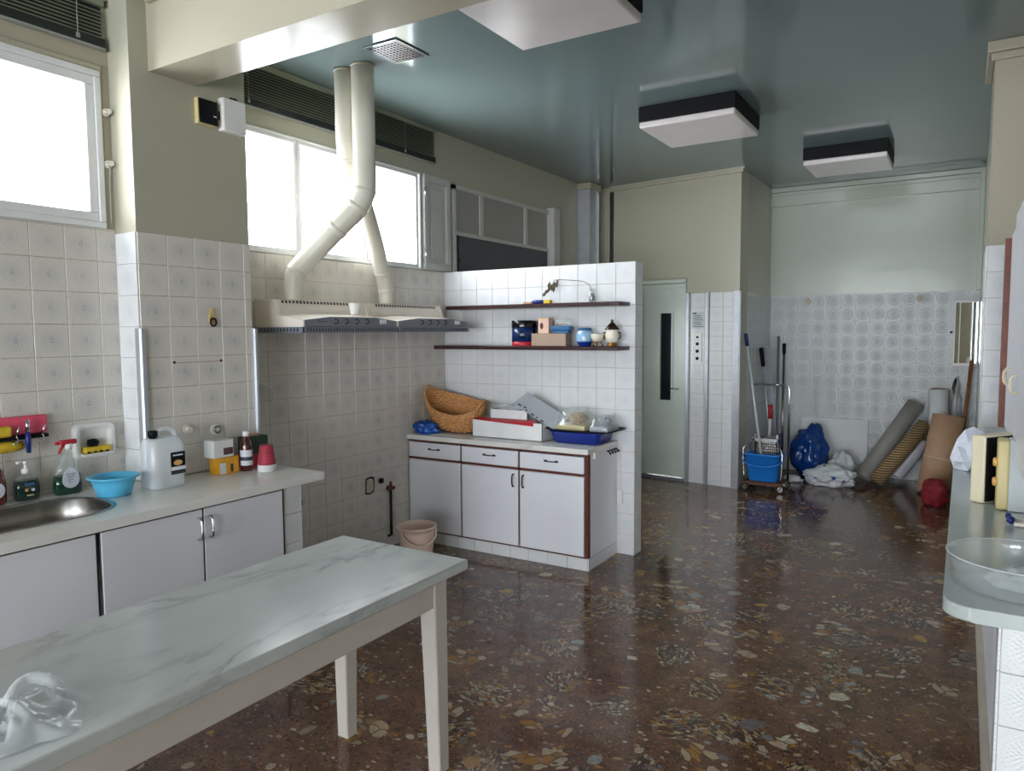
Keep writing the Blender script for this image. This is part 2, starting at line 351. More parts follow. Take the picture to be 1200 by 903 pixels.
# ------------------------------------------------------------------ helpers
COL = sc.collection
W = {}                      # world matrix of each thing or part (parts sit at identity under their thing)
class MB:
    """collects shapes in one mesh"""
    def __init__(s): s.bm = bmesh.new(); s.mi = 0
    def _tag(s, fs):
        for f in fs: f.material_index = s.mi
    def quadmesh(s, vs, fs, smooth=False):
        b = [s.bm.verts.new(v) for v in vs]
        out = []
        for f in fs:
            try: q = s.bm.faces.new([b[i] for i in f]); q.material_index = s.mi; q.smooth = smooth; out.append(q)
            except ValueError: pass
        return b, out
    def box(s, x0, x1, y0, y1, z0, z1, bev=0.0, mat=None, seg=2):
        vs = [(x, y, z) for x in (x0, x1) for y in (y0, y1) for z in (z0, z1)]
        if mat is not None: vs = [mat @ Vector(v) for v in vs]
        b, fs = s.quadmesh(vs, [(0, 1, 3, 2), (4, 6, 7, 5), (0, 4, 5, 1), (2, 3, 7, 6), (0, 2, 6, 4), (1, 5, 7, 3)])
        if bev > 0:
            es = list({e for f in fs for e in f.edges})
            r = bmesh.ops.bevel(s.bm, geom=es, offset=bev, segments=seg, affect='EDGES', profile=.5)
            for f in r['faces']: f.smooth = True; f.material_index = s.mi
        return s
    def prism(s, poly, d0, d1, axis='y', mat=None, bev=0.0):
        def mk(p, d):
            a, b = p
            v = {'x': (d, a, b), 'y': (a, d, b), 'z': (a, b, d)}[axis]
            return (mat @ Vector(v)) if mat is not None else v
        n = len(poly); vs = [mk(p, d0) for p in poly] + [mk(p, d1) for p in poly]
        fs = [tuple(range(n)), tuple(range(2*n-1, n-1, -1))] + [(i, i+n, (i+1) % n+n, (i+1) % n) for i in range(n)]
        b, o = s.quadmesh(vs, fs)
        if bev:
            es = list({e for f in o for e in f.edges})
            bmesh.ops.bevel(s.bm, geom=es, offset=bev, segments=2, affect='EDGES', profile=.5)
        return s
    def loft(s, rings, n=24, exp=2.0, cap0=True, cap1=True, mat=None, closed=False):
        """rings: (cx, cy, z, rx, ry)"""
        vs = []
        for cx, cy, z, rx, ry in rings:
            for i in range(n):
                t = 2*PI*i/n; c, q = math.cos(t), math.sin(t)
                p = Vector((cx+rx*math.copysign(abs(c)**(2/exp), c), cy+ry*math.copysign(abs(q)**(2/exp), q), z))
                vs.append(mat @ p if mat is not None else p)
        m = len(rings); fs = []
        for k in range(m-1):
            for i in range(n):
                j = (i+1) % n; fs.append((k*n+i, k*n+j, (k+1)*n+j, (k+1)*n+i))
        b, o = s.quadmesh(vs, fs, True)
        if cap0:
            q = s.bm.faces.new(list(reversed(b[:n]))); q.material_index = s.mi
        if cap1:
            q = s.bm.faces.new(b[(m-1)*n:]); q.material_index = s.mi
        return s
    def lathe(s, prof, c=(0, 0, 0), n=24, mat=None, cap0=True, cap1=True):
        return s.loft([(c[0], c[1], c[2]+z, max(r, 1e-4), max(r, 1e-4)) for r, z in prof], n, 2.0, cap0, cap1, mat)
    def tube(s, pts, r, n=10, cap=True, closed=False):
        pts = [Vector(p) for p in pts]; m = len(pts)
        rs = r if isinstance(r, (list, tuple)) else [r]*m
        up = None; vs = []
        for k in range(m):
            if closed: d = pts[(k+1) % m]-pts[k-1]
            else: d = pts[min(k+1, m-1)]-pts[max(k-1, 0)]
            d.normalize()
            if up is None:
                up = d.orthogonal().normalized()
            else:
                up = (up-d*up.dot(d)); up = up.normalized() if up.length > 1e-6 else d.orthogonal().normalized()
            w = d.cross(up)
            for i in range(n):
                t = 2*PI*i/n; vs.append(pts[k]+(up*math.cos(t)+w*math.sin(t))*rs[k])
        fs = []
        for k in range(m if closed else m-1):
            for i in range(n):
                j = (i+1) % n; k2 = (k+1) % m
                fs.append((k*n+i, k*n+j, k2*n+j, k2*n+i))
        b, o = s.quadmesh(vs, fs, True)
        if cap and not closed:
            for ring in (list(reversed(b[:n])), b[(m-1)*n:]):
                q = s.bm.faces.new(ring); q.material_index = s.mi
        return s
    def pipe(s, p0, p1, r, th, n=24):
        """hollow cylinder"""
        p0 = Vector(p0); p1 = Vector(p1); d = (p1-p0).normalized(); u = d.orthogonal().normalized(); w = d.cross(u); vs = []
        for p, q in ((p0, r), (p1, r), (p1, r-th), (p0, r-th)):
            for i in range(n):
                t = 2*PI*i/n; vs.append(p+(u*math.cos(t)+w*math.sin(t))*q)
        fs = [(k*n+i, k*n+(i+1) % n, ((k+1) % 4)*n+(i+1) % n, ((k+1) % 4)*n+i) for k in range(4) for i in range(n)]
        s.quadmesh(vs, fs, False)
        for f in s.bm.faces: pass
        return s
    def blob(s, c, rad, sub=3, amp=.15, freq=3.0, seed=0, flat=None, sharp=False):
        tmp = bmesh.new(); bmesh.ops.create_icosphere(tmp, subdivisions=sub, radius=1.0)
        base = len(s.bm.verts); vm = {}
        for v in tmp.verts:
            p = v.co.copy(); q = p*freq+Vector((seed*3.7, seed*1.3, seed*2.1))
            n = noise.noise(q)+.5*noise.noise(q*2.1)+.25*noise.noise(q*4.3)
            if sharp: n = .7*noise.noise(q)+.55*noise.noise(q*2.7)+.45*(abs(noise.noise(q*5.1))*2-.4)+.3*noise.noise(q*9.7)
            p = p*(1+amp*n); p = Vector((c[0]+p.x*rad[0], c[1]+p.y*rad[1], c[2]+p.z*rad[2]))
            if flat is not None and p.z < flat: p.z = flat+(p.z-flat)*.02
            vm[v] = s.bm.verts.new(p)
        for f in tmp.faces:
            q = s.bm.faces.new([vm[v] for v in f.verts]); q.smooth = not sharp; q.material_index = s.mi
        tmp.free(); return s
    def sheet(s, c, rx, ry, h, seed=0, n=44, freq=2.2, folds=.5, m=14):
        """crumpled film lying on a surface: a dome of folds over a ragged outline"""
        vs = [Vector((c[0], c[1], c[2]+h))]; fs = []
        for j in range(1, m+1):
            t = j/m
            for i in range(n):
                a = 2*PI*i/n; d = Vector((math.cos(a), math.sin(a), 0)); e = 1+.28*noise.noise(d*1.6+Vector((seed, 0, 0)))+.10*noise.noise(d*5+Vector((seed, 3, 0)))
                p = d*t; q = p*freq+Vector((seed*1.7, seed*2.3, .4))
                w = q+Vector((noise.noise(q*1.3), noise.noise(q*1.3+Vector((5, 5, 0))), 0))*.7
                r = 1-abs(noise.noise(w))*2; r2 = 1-abs(noise.noise(w*2.4))*2
                z = max(.0, (1-t**3)*((1-folds)+folds*(.65*r+.35*r2)))
                vs.append(Vector((c[0]+p.x*rx*e, c[1]+p.y*ry*e, c[2]+.0008+h*z)))
        for i in range(n): fs.append((0, 1+i, 1+(i+1) % n))
        for j in range(m-1):
            for i in range(n): fs.append((1+j*n+i, 1+(j+1)*n+i, 1+(j+1)*n+(i+1) % n, 1+j*n+(i+1) % n))
        s.quadmesh(vs, fs, True); return s
    def build(s, name, mat, parent=None, local=False, origin=None):
        bmesh.ops.recalc_face_normals(s.bm, faces=s.bm.faces)
        me = bpy.data.meshes.new(name); 
        if parent is not None:
            if not local:
                inv = W[parent].inverted()
                for v in s.bm.verts: v.co = inv @ v.co
            mw = W[parent]
        else:
            if origin is None:
                xs = [v.co for v in s.bm.verts]
                lo = [min(v[i] for v in xs) for i in range(3)]; hi = [max(v[i] for v in xs) for i in range(3)]
                origin = ((lo[0]+hi[0])/2, (lo[1]+hi[1])/2, lo[2])
            o = Vector(origin); mw = Matrix.Translation(o)
            for v in s.bm.verts: v.co -= o
        s.bm.to_mesh(me); s.bm.free()
        for m in (mat if isinstance(mat, (list, tuple)) else [mat]): me.materials.append(M[m] if isinstance(m, str) else m)
        ob = bpy.data.objects.new(name, me); COL.objects.link(ob)
        if parent is not None: ob.parent = parent
        else: ob.location = origin
        W[ob] = mw.copy(); return ob
def tag(o, label=None, cat=None, group=None, kind=None):
    if label: o['label'] = label
    if cat: o['category'] = cat
    if group: o['group'] = group
    if kind: o['kind'] = kind
    return o
def thing(name, label, cat, loc=(0, 0, 0), rz=0.0, group=None, rot=None):
    o = bpy.data.objects.new(name, None); COL.objects.link(o); o.location = loc
    o.rotation_euler = rot if rot else (0, 0, rz); o.empty_display_size = .1
    W[o] = Matrix.Translation(loc) @ o.rotation_euler.to_matrix().to_4x4()
    return tag(o, label, cat, group)
def B(name, mat, parent, *a, bev=0.0, local=False):
    m = MB(); m.box(*a, bev=bev); return m.build(name, mat, parent, local)
def struct(o): o['kind'] = 'structure'; return o
def smooth_path(pts, k=6):
    pts = [Vector(p) for p in pts]; out = []
    for i in range(len(pts)-1):
        p0 = pts[max(i-1, 0)]; p1 = pts[i]; p2 = pts[i+1]; p3 = pts[min(i+2, len(pts)-1)]
        for j in range(k):
            t = j/k
            out.append(.5*((2*p1)+(p2-p0)*t+(2*p0-5*p1+4*p2-p3)*t*t+(3*p1-p0-3*p2+p3)*t**3))
    out.append(pts[-1]); return out
def text(parent, body, size, mat, m4, name='lettering', ext=.0004):
    c = bpy.data.curves.new(name, 'FONT'); c.body = body; c.size = size; c.align_x = 'CENTER'; c.align_y = 'CENTER'; c.extrude = ext
    c.resolution_u = 2; o = bpy.data.objects.new(name, c); COL.objects.link(o); c.materials.append(M[mat])
    o.parent = parent; o.matrix_local = W[parent].inverted() @ m4
    return o

# ---- tiles: one shared mesh for each cut size, an object for each tile
TP = .1485
_tm = {}
def tile_mesh(a0, a1, b0, b1, mat):
    key = (round(a0, 3), round(a1, 3), round(b0, 3), round(b1, 3), mat)
    if key in _tm: return _tm[key]
    vs = []; d = .0016
    for z, k in ((0, 0), (.0042, 0), (.0062, d)):
        vs += [(a0+k, b0+k, z), (a1-k, b0+k, z), (a1-k, b1-k, z), (a0+k, b1-k, z)]
    fs = [(8, 9, 10, 11)]
    for r in (0, 4):
        for i in range(4): j = (i+1) % 4; fs.append((r+i, r+j, r+4+j, r+4+i))
    me = bpy.data.meshes.new('tile'); me.from_pydata(vs, [], fs); me.materials.append(M[mat]); _tm[key] = me; return me
def tiles(parent, O, u, v, u0, u1, v0, v1, mat, ustart=0.0, vtop=None, skip=None, pitch=TP, grout=True):
    """cover the rectangle u0..u1, v0..v1 (metres from O along u and v) with tiles; whole tiles start at ustart and hang from vtop"""
    O = Vector(O); u = Vector(u).normalized(); v = Vector(v).normalized(); n = u.cross(v)
    vtop = v1 if vtop is None else vtop; g = .0009; h = pitch/2
    if grout:
        m = MB(); q = [(O+u*a+v*b+n*c) for c in (-.001, .0022) for a, b in ((u0, v0), (u1, v0), (u1, v1), (u0, v1))]
        m.quadmesh(q, [(3, 2, 1, 0), (4, 5, 6, 7), (0, 1, 5, 4), (1, 2, 6, 5), (2, 3, 7, 6), (3, 0, 4, 7)]); m.build('grout_bed', 'grout', parent)
    inv = W[parent].inverted()
    i0 = math.floor((u0-ustart)/pitch); i1 = math.ceil((u1-ustart)/pitch-1e-6)
    j0 = math.floor((v0-vtop)/pitch); j1 = math.ceil((v1-vtop)/pitch-1e-6)
    for i in range(i0, i1):
        for j in range(j0, j1):
            cx = ustart+(i+.5)*pitch; cy = vtop+(j+.5)*pitch
            a0 = max(-h, u0-cx)+g; a1 = min(h, u1-cx)-g; b0 = max(-h, v0-cy)+g; b1 = min(h, v1-cy)-g
            if a1-a0 < .006 or b1-b0 < .006: continue
            if skip and skip(cx, cy): continue
            o = bpy.data.objects.new('tile', tile_mesh(a0, a1, b0, b1, mat)); COL.objects.link(o); o.parent = parent
            p = O+u*cx+v*cy+n*.0004*random.random()
            m = Matrix(((u.x, v.x, n.x, p.x), (u.y, v.y, n.y, p.y), (u.z, v.z, n.z, p.z), (0, 0, 0, 1)))
            o.matrix_local = inv @ m

# ================================================================== STRUCTURE
CZ = 3.19; XR = -3.61; XW = -3.50; XP = -3.33; TT = 2.08
fl = struct(B('floor', 'floor', None, -3.8, 3.1, -6.2, 8.95, -.12, 0.0))
ce = struct(B('ceiling', 'ceiling', None, -3.8, 3.1, -6.2, 8.95, CZ, CZ+.12))
def wall(name, mat, *boxes):
    m = MB()
    for b in boxes: m.box(*b)
    return struct(m.build(name, mat, None))
# left front wall: window opening y -0.65..1.98, z 2.10..2.83
wl = wall('wall_left', 'paint_cream', (-3.75, XW, -6.2, 2.03, 0, 2.10), (-3.75, XW, -6.2, 2.03, 2.83, CZ), (-3.75, XW, -6.2, 1.10, 2.10, 2.83), (-3.75, XW, 1.985, 2.03, 2.10, 2.83))
tiles(wl, (XW, 0, 0), (0, 1, 0), (0, 0, 1), -.30, 2.03, .885, 2.10, 'tile', ustart=1.935, vtop=TT+.012)
pier = wall('wall_left_pier', 'paint', (-3.75, XP, 2.03, 2.67, 0, CZ))
tiles(pier, (XP, 0, 0), (0, 1, 0), (0, 0, 1), 2.03, 2.67, .885, TT, 'tile', ustart=2.03)
tiles(pier, (0, 2.03, 0), (1, 0, 0), (0, 0, 1), XW+.006, XP, .885, TT, 'tile_white', ustart=XP-TP)
# window wall behind the hoods: opening y 2.75..4.90, z 2.09..2.82 ; panelled opening 4.92..6.52
wr = wall('wall_left_recess', 'paint', (-3.85, XR, 2.67, 5.40, 0, 2.09), (-3.85, XR, 6.20, 7.9, 0, 2.09), (-3.85, XR, 5.40, 6.20, 1.85, 2.09), (-3.85, XR, 5.40, 6.20, 0, .95), (-3.85, XR, 2.67, 7.9, 2.82, CZ), (-3.85, XR, 4.50, 7.9, 2.09, 2.82), (-3.85, XR, 2.67, 2.74, 2.09, 2.82))
tiles(wr, (XR, 0, 0), (0, 1, 0), (0, 0, 1), 2.67, 4.785, 0, TT, 'tile', ustart=4.785)
# partition
pa = wall('wall_partition', 'paint_cream', (XR, -1.957, 4.797, 4.925, 0, TT-.006))
tiles(pa, (0, 4.797, 0), (1, 0, 0), (0, 0, 1), XR, -1.950, 0, TT, 'tile_white', ustart=-1.950, skip=lambda a, b: b < .74 and a < -2.12)
tiles(pa, (-1.957, 0, 0), (0, 1, 0), (0, 0, 1), 4.791, 4.925, 0, TT, 'tile_white', ustart=4.791)
pm = MB(); pm.box(XR, -1.950, 4.791, 4.93, TT-.006, TT, bev=.001); pm.build('cap_tile', 'tile_white', pa)
# beam over the pier
bm_ = struct(B('ceiling_beam', 'paint_cream', None, XP-.02, 3.1, 2.125, 2.375, 2.84, CZ))
# lift wall, turned a little
EA = Vector((-3.61, 7.66, 0)); EB = Vector((-1.91, 7.40, 0)); ED = (EB-EA).normalized(); EN = Vector((ED.y, -ED.x, 0))
EM = Matrix(((ED.x, -EN.x, 0, EA.x), (ED.y, -EN.y, 0, EA.y), (0, 0, 1, 0), (0, 0, 0, 1)))   # local x along the wall, local -y into the room
EL = (EB-EA).length
m = MB(); m.box(-.05, .60, 0, .18, 0, CZ, mat=EM); m.box(.60, 1.14, 0, .18, 2.07, CZ, mat=EM); m.box(1.14, EL, 0, .18, 0, CZ, mat=EM)
wlift = struct(m.build('wall_lift', 'paint', None))
def lift_tiles(s0, s1, us): tiles(wlift, EA, ED, (0, 0, 1), s0, s1, 0, 1.985, 'tile_white', ustart=us)
lift_tiles(1.19, 1.365, 1.203); lift_tiles(1.405, 1.665, 1.405)
# alcove
was = wall('wall_alcove_left', 'paint', (-2.1, -1.91, 7.44, 8.95, 0, CZ))
tiles(was, (-1.91, 0, 0), (0, 1, 0), (0, 0, 1), 7.45, 8.74, 0, 1.985, 'tile_far', ustart=7.45)
wf = wall('wall_far', 'paint_far', (-2.1, 3.1, 8.74, 8.95, 0, CZ))
tiles(wf, (0, 8.74, 0), (1, 0, 0), (0, 0, 1), -1.904, .13, 0, 1.985, 'tile_far', ustart=-1.904)
wri = wall('wall_right_alcove', 'paint_far', (.13, .40, 5.6, 8.74, 0, CZ))
wrp = wall('wall_right_pier', 'paint_cream', (.098, .62, 5.0, 5.6, 0, CZ))
tiles(wrp, (0, 5.0, 0), (1, 0, 0), (0, 0, 1), .098, .60, .86, 2.07, 'tile_white', ustart=.098)
tiles(wrp, (.098, 0, 0), (0, -1, 0), (0, 0, 1), -5.6, -5.0, 0, 2.07, 'tile_white', ustart=-5.6)
wrr = wall('wall_right', 'paint_cream', (.60, .85, 2.0, 5.0, 0, CZ), (.85, 3.1, 1.9, 2.05, 0, CZ), (2.95, 3.1, -6.2, 1.9, 0, CZ))
# wall behind the photographer, with tall glazed doors
BW = ((-3.1, -.7), (.45, 2.8)); BT = 2.85
wb_ = wall('wall_back', 'paint_cream', (-3.75, 3.1, -6.2, -6.0, BT, CZ), (-3.75, BW[0][0], -6.2, -6.0, 0, BT), (BW[0][1], BW[1][0], -6.2, -6.0, 0, BT), (BW[1][1], 3.1, -6.2, -6.0, 0, BT))
# mouldings
def trim(name, mat, *boxes, bev=.006):
    m = MB()
    for b in boxes: m.box(*b, bev=bev)
    return struct(m.build(name, mat, None))
m = MB(); m.box(.22, EL+.03, -.035, 0, CZ-.045, CZ, mat=EM); m.box(.22, EL+.05, -.055, 0, CZ-.02, CZ, mat=EM); struct(m.build('trim_1', 'paint', None))
trim('trim_2', 'paint_far', (-1.91, .13, 8.69, 8.74, CZ-.05, CZ), (-1.91, .13, 8.715, 8.74, CZ-.09, CZ-.05))
trim('trim_3', 'paint_far', (-1.91, .13, 8.70, 8.74, 2.985, 3.10), bev=.004)
trim('trim_4', 'paint_cream', (.06, .62, 4.955, 5.0, CZ-.06, CZ), (.06, .098, 5.0, 5.6, CZ-.06, CZ), (.08, .62, 4.975, 5.0, CZ-.10, CZ-.06))
trim('trim_5', 'paint_far', (.09, .13, 8.60, 8.74, 1.985, CZ-.05), bev=.004)
trim('trim_6', 'paint_cream', (XW, XW+.03, -3.0, 2.03, CZ-.035, CZ))
trim('trim_7', 'paint_cream', (-3.30, 3.1, 2.095, 2.125, CZ-.05, CZ))
# aluminium corner profiles of the lift wall
for k, (s0, s1) in enumerate(((1.147, 1.188), (1.366, 1.404), (1.664, EL+.022))):
    m = MB(); m.box(s0, s1, -.022, .0, 0, 1.99, bev=.004, mat=EM); m.box(s0+.012, s1-.012, -.026, -.02, 0, 1.99, mat=EM)
    struct(m.build('trim_%d' % (8+k), 'alu', None))
for k, (y0, y1) in enumerate(((2.012, 2.036), (2.664, 2.684))):
    m = MB(); m.prism([(XP-.012, y0-.002), (XP+.02, y0-.002), (XP+.028, y0+.006), (XP+.028, y1), (XP+.012, y1+.004), (XP+.012, y0+.016), (XP-.012, y0+.016)], .886, 1.625, 'z')
    struct(m.build('trim_%d' % (11+k), 'alu', None))

# ---- windows
def frame_rect(m, x0, x1, y0, y1, z0, z1, w):
    m.box(x0, x1, y0, y1, z0, z0+w, bev=.004); m.box(x0, x1, y0, y1, z1-w, z1, bev=.004)
    m.box(x0, x1, y0, y0+w, z0+w, z1-w, bev=.004); m.box(x0, x1, y1-w, y1, z0+w, z1-w, bev=.004)
def window(name, x, y0, y1, z0, z1, panes, outer=.03, inner=.045):
    m = MB(); frame_rect(m, x-.06, x+.012, y0, y1, z0, z1, outer); w = struct(m.build(name, 'frame', None))
    for a, b in panes:
        m = MB(); frame_rect(m, x-.045, x+.004, a, b, z0+outer, z1-outer, inner); c = m.build('casement', 'frame', w)
        m = MB(); m.box(x-.024, x-.019, a+inner-.005, b-inner+.005, z0+outer+inner-.005, z1-outer-inner+.005); m.build('pane', 'glass', c)
    return w
w1 = window('window_1', XW, 1.10, 1.985, 2.10, 2.83, [(1.13, 1.955)], .03, .042)
B('window_sill', 'paint_cream', w1, XW-.02, XW+.012, 1.10, 1.99, 2.83, 2.855, bev=.004)
w2 = window('window_2', XR, 2.74, 4.50, 2.085, 2.82, [(2.765, 3.275), (3.28, 3.88), (3.885, 4.475)], .012, .026)
# closed shutter leaf at the end of window 2
sh = thing('window_shutter', 'white panelled shutter leaf hinged at the end of the window above the hoods', 'shutter', (XR+.01, 4.69, 2.09))
m = MB(); frame_rect(m, XR+.001, XR+.032, 4.52, 4.86, 2.09, 2.82, .055); m.build('stile_frame', 'frame_grey', sh)
m = MB(); m.box(XR+.001, XR+.014, 4.57, 4.81, 2.14, 2.77); m.box(XR+.012, XR+.022, 4.61, 4.77, 2.18, 2.73, bev=.006); m.build('panel', 'frame_grey', sh)
for z in (2.20, 2.68):
    m = MB(); m.tube([(XR+.036, 4.525, z-.035), (XR+.036, 4.525, z+.035)], .009, 10); m.build('hinge', 'chrome', sh)
# panelled opening with three panes over an anthracite panel
w3 = MB(); x = XR
w3.box(x, x+.03, 4.90, 4.935, 1.97, 2.80); w3.box(x, x+.03, 4.90, 6.64, 2.765, 2.80); w3.box(x, x+.03, 4.93, 6.54, 2.395, 2.425)
for y in (5.32, 6.075): w3.box(x, x+.025, y-.025, y+.025, 2.42, 2.77)
w3.box(x, x+.09, 6.51, 6.64, 1.97, 2.83, bev=.004)
w3 = struct(w3.build('window_3', 'frame_grey', None))
for a, b in ((4.935, 5.295), (5.345, 6.05), (6.10, 6.51)): B('pane', 'pane_grey', w3, x, x+.010, a, b, 2.425, 2.765)
B('panel', 'dark_panel', w3, x, x+.018, 4.94, 6.50, 1.97, 2.395)
m = MB(); m.box(x+.018, x+.03, 4.945, 4.965, 2.10, 2.395); m.box(x+.018, x+.035, 4.94, 4.975, 2.17, 2.21); m.build('hinge', 'iron', w3)
m = MB(); m.box(x+.018, x+.034, 6.47, 6.50, 2.10, 2.16); m.build('latch', 'iron', w3)
for k, (x0, x1) in enumerate(BW):
    y0 = -6.08; m = MB(); n = 2 if k == 0 else 3
    m.box(x0, x1, y0, y0+.06, 0, .08); m.box(x0, x1, y0, y0+.06, BT-.06, BT)
    for i in range(n+1): q = x0+(x1-x0)*i/n; m.box(max(x0, q-.03), min(x1, q+.03), y0, y0+.06, .08, BT-.06)
    wv = struct(m.build('window_%d' % (4+k), 'frame', None))
    for i in range(n):
        a = x0+(x1-x0)*i/n+.03; b = x0+(x1-x0)*(i+1)/n-.03; B('pane', 'glass', wv, a, b, y0+.028, y0+.033, .08, BT-.06)

m = MB(); gx = XR-.10
for q in ((5.40, 5.44, .95, 1.85), (6.16, 6.20, .95, 1.85), (5.44, 6.16, 1.81, 1.85), (5.44, 6.16, .95, .99), (5.78, 5.82, .99, 1.81)): m.box(gx, gx+.05, *q)
gd = struct(m.build('window_6', 'frame_grey', None))
for a, b in ((5.44, 5.78), (5.82, 6.16)): B('pane', 'glass', gd, gx+.022, gx+.027, a, b, .99, 1.81)

# ---- lift door
d1 = MB(); d1.box(.60, .635, -.02, .06, 0, 2.07, mat=EM); d1.box(1.115, 1.147, -.02, .06, 0, 2.07, mat=EM); d1.box(.60, 1.147, -.02, .06, 2.05, 2.085, mat=EM); d1.box(.58, 1.15, -.04, .0, 2.10, 2.135, mat=EM, bev=.004)
d1 = struct(d1.build('door_1', 'lift_door', None))
m = MB()
for q in ((.635, .83, .035, 2.05), (.985, 1.115, .035, 2.05), (.83, .985, .035, .84), (.83, .985, 1.80, 2.05)): m.box(q[0], q[1], .0, .04, q[2], q[3], mat=EM)
leaf = m.build('door_leaf', 'lift_door', d1)
m = MB(); m.box(.835, .98, .012, .018, .845, 1.795, mat=EM); m.build('pane', 'dark_glass', leaf)
m = MB()
for q in ((.82, .842, .83, 1.81), (.973, .995, .83, 1.81)): m.box(q[0], q[1], -.008, .012, q[2], q[3], mat=EM)
for q in ((.83, .855), (1.785, 1.81)): m.box(.842, .973, -.008, .012, q[0], q[1], mat=EM)
m.build('pane_bead', 'lift_door', leaf)
m = MB(); m.tube([EM @ Vector(p) for p in ((1.06, 0, .985), (1.06, -.045, .985))], .011); m.tube([EM @ Vector(p) for p in ((1.06, -.04, .985), (.985, -.045, .985))], .010); m.build('door_handle', 'chrome', leaf)
m = MB(); m.box(.60, 1.147, -.03, .05, 0, .03, mat=EM); m.build('threshold', 'hood_grey', d1)

# ================================================================== LARGE OBJECTS
# ---- table
tb = thing('kitchen_table', 'long white painted table with grey veined marble top', 'table', (-1.81, 1.15, 0))
tt = MB(); tt.box(-2.12, -1.50, .16, 2.115, .742, .78, bev=.004); tt.build('tabletop', 'marble', tb)
B('apron', 'white_paint', tb, -1.585, -1.563, .26, 2.03, .625, .742, bev=.002); B('apron', 'white_paint', tb, -2.062, -2.04, .26, 2.03, .625, .742, bev=.002)
B('apron', 'white_paint', tb, -2.04, -1.585, 2.028, 2.05, .625, .742, bev=.002); B('apron', 'white_paint', tb, -2.04, -1.585, .225, .247, .625, .742, bev=.002)
for sx, x in ((1, -1.557), (-1, -2.068)):
    for sy, y in ((1, 2.062), (-1, .213)):
        m = MB(); m.loft([(x-sx*.027, y-sy*.027, 0, .027, .027), (x-sx*.034, y-sy*.036, .62, .034, .036), (x-sx*.034, y-sy*.036, .742, .034, .036)], n=4, exp=2)
        # square section
        m.bm.clear()
        vs = []
        for z, w in ((0, .054), (.62, .070), (.742, .070)):
            vs += [(x, y, z), (x-sx*w, y, z), (x-sx*w, y-sy*w, z), (x, y-sy*w, z)]
        fs = [(0, 1, 2, 3), (8, 9, 10, 11)] + [(r+i, r+(i+1) % 4, r+4+(i+1) % 4, r+4+i) for r in (0, 4) for i in range(4)]
        b, o = m.quadmesh(vs, fs); bmesh.ops.bevel(m.bm, geom=[e for e in m.bm.edges], offset=.003, segments=2, affect='EDGES')
        m.build('leg', 'white_paint', tb)

# ---- sink run
def c_handle(m, p0, p1, out, r=.006, n=10):
    """bow handle from p0 to p1 standing off along out"""
    p0 = Vector(p0); p1 = Vector(p1); out = Vector(out)
    pts = [p0, p0+out*.8]+[p0.lerp(p1, t)+out*(1+.25*math.sin(PI*t)) for t in (.15, .35, .5, .65, .85)]+[p1+out*.8, p1]
    m.tube(pts, r, 8)
def sink_cabinet(loc, label, y0, y1, doors, handles, xb=-3.48):
    t = thing('base_cabinet', label, 'cabinet', loc)
    m = MB(); m.box(xb, -2.845, y0, y0+.016, .08, .845 if y0 < 1 else .70); m.box(xb, -2.845, y1-.016, y1, .08, .845 if y1 > 2 else .70); m.box(xb, -2.845, y0, y1, .08, .10); m.box(xb, xb+.01, y0, y1, .08, .70); m.build('body', 'laminate', t)
    B('plinth', 'beige_strip', t, xb+.02, -2.87, y0, y1, 0, .08); B('top_gap_shade', 'gap', t, -2.86, -2.8235, y0, y1, .832, .845)  # solid dark strip above the doors, painting in the gap's shade
    ds = []
    for a, b in doors: ds.append(B('door', 'laminate', t, -2.845, -2.822, a, b, .09, .831, bev=.002))
    for k, y in handles:
        m = MB(); c_handle(m, (-2.822, y, .70), (-2.822, y, .795), (.025, 0, 0), .005); m.build('handle', 'chrome', ds[k])
    for a, b in doors: B('edge_or_gap_strip', 'gap', t, -2.86, -2.8235, b, b+.008, .09, .83)  # solid dark strip beside each door, its colour standing in for shade in the gap
    return t
sink_cabinet((-3.16, .75, 0), 'white laminate base cabinet under the sink', -.05, 1.515, [(-.045, .735), (.745, 1.504)], [])
sink_cabinet((-3.16, 1.97, 0), 'white laminate two-door cabinet with paired chrome bow handles under the worktop', 1.522, 2.425, [(1.526, 1.968), (1.976, 2.412)], [(0, 1.945), (1, 2.0)], -3.32)
ep = MB(); ep.box(-3.36, -2.84, 2.43, 2.545, 0, .845); ep = struct(ep.build('trim_13', 'grout', None))
tiles(ep, (-2.84, 0, 0), (0, 1, 0), (0, 0, 1), 2.43, 2.545, 0, .845, 'tile_white', ustart=2.43, grout=False)
tiles(ep, (0, 2.545, 0), (-1, 0, 0), (0, 0, 1), 2.84, 3.36, 0, .845, 'tile', ustart=2.84, grout=False)
# worktop with a rounded opening for the sink
def rrect(x0, x1, y0, y1, r, n=8):
    out = []
    for cx, cy, a in ((x1-r, y1-r, 0), (x0+r, y1-r, 1), (x0+r, y0+r, 2), (x1-r, y0+r, 3)):
        for i in range(n+1):
            t = (a+i/n)*PI/2; out.append((cx+r*math.cos(t), cy+r*math.sin(t)))
    return out
SK = (-3.365, -2.925, .95, 1.715)
wt = MB(); hole = rrect(*SK, .19)
for z in (.845, .885):
    o = [wt.bm.verts.new((x, y, z)) for x, y in ((-3.494, -.10), (-2.79, -.10), (-2.79, 2.66), (XP-.0+.008, 2.66), (XP+.008, 2.022), (-3.494, 2.022))]
    h = [wt.bm.verts.new((x, y, z)) for x, y in hole]
    es = [wt.bm.edges.new((a[i], a[(i+1) % len(a)])) for a in (o, h) for i in range(len(a))]
    bmesh.ops.triangle_fill(wt.bm, edges=es, use_beauty=True)
    if z < .86: o0, h0 = o, h
for a, b in ((o0, o), (h0, h)):
    for i in range(len(a)): wt.bm.faces.new((a[i], a[(i+1) % len(a)], b[(i+1) % len(a)], b[i]))
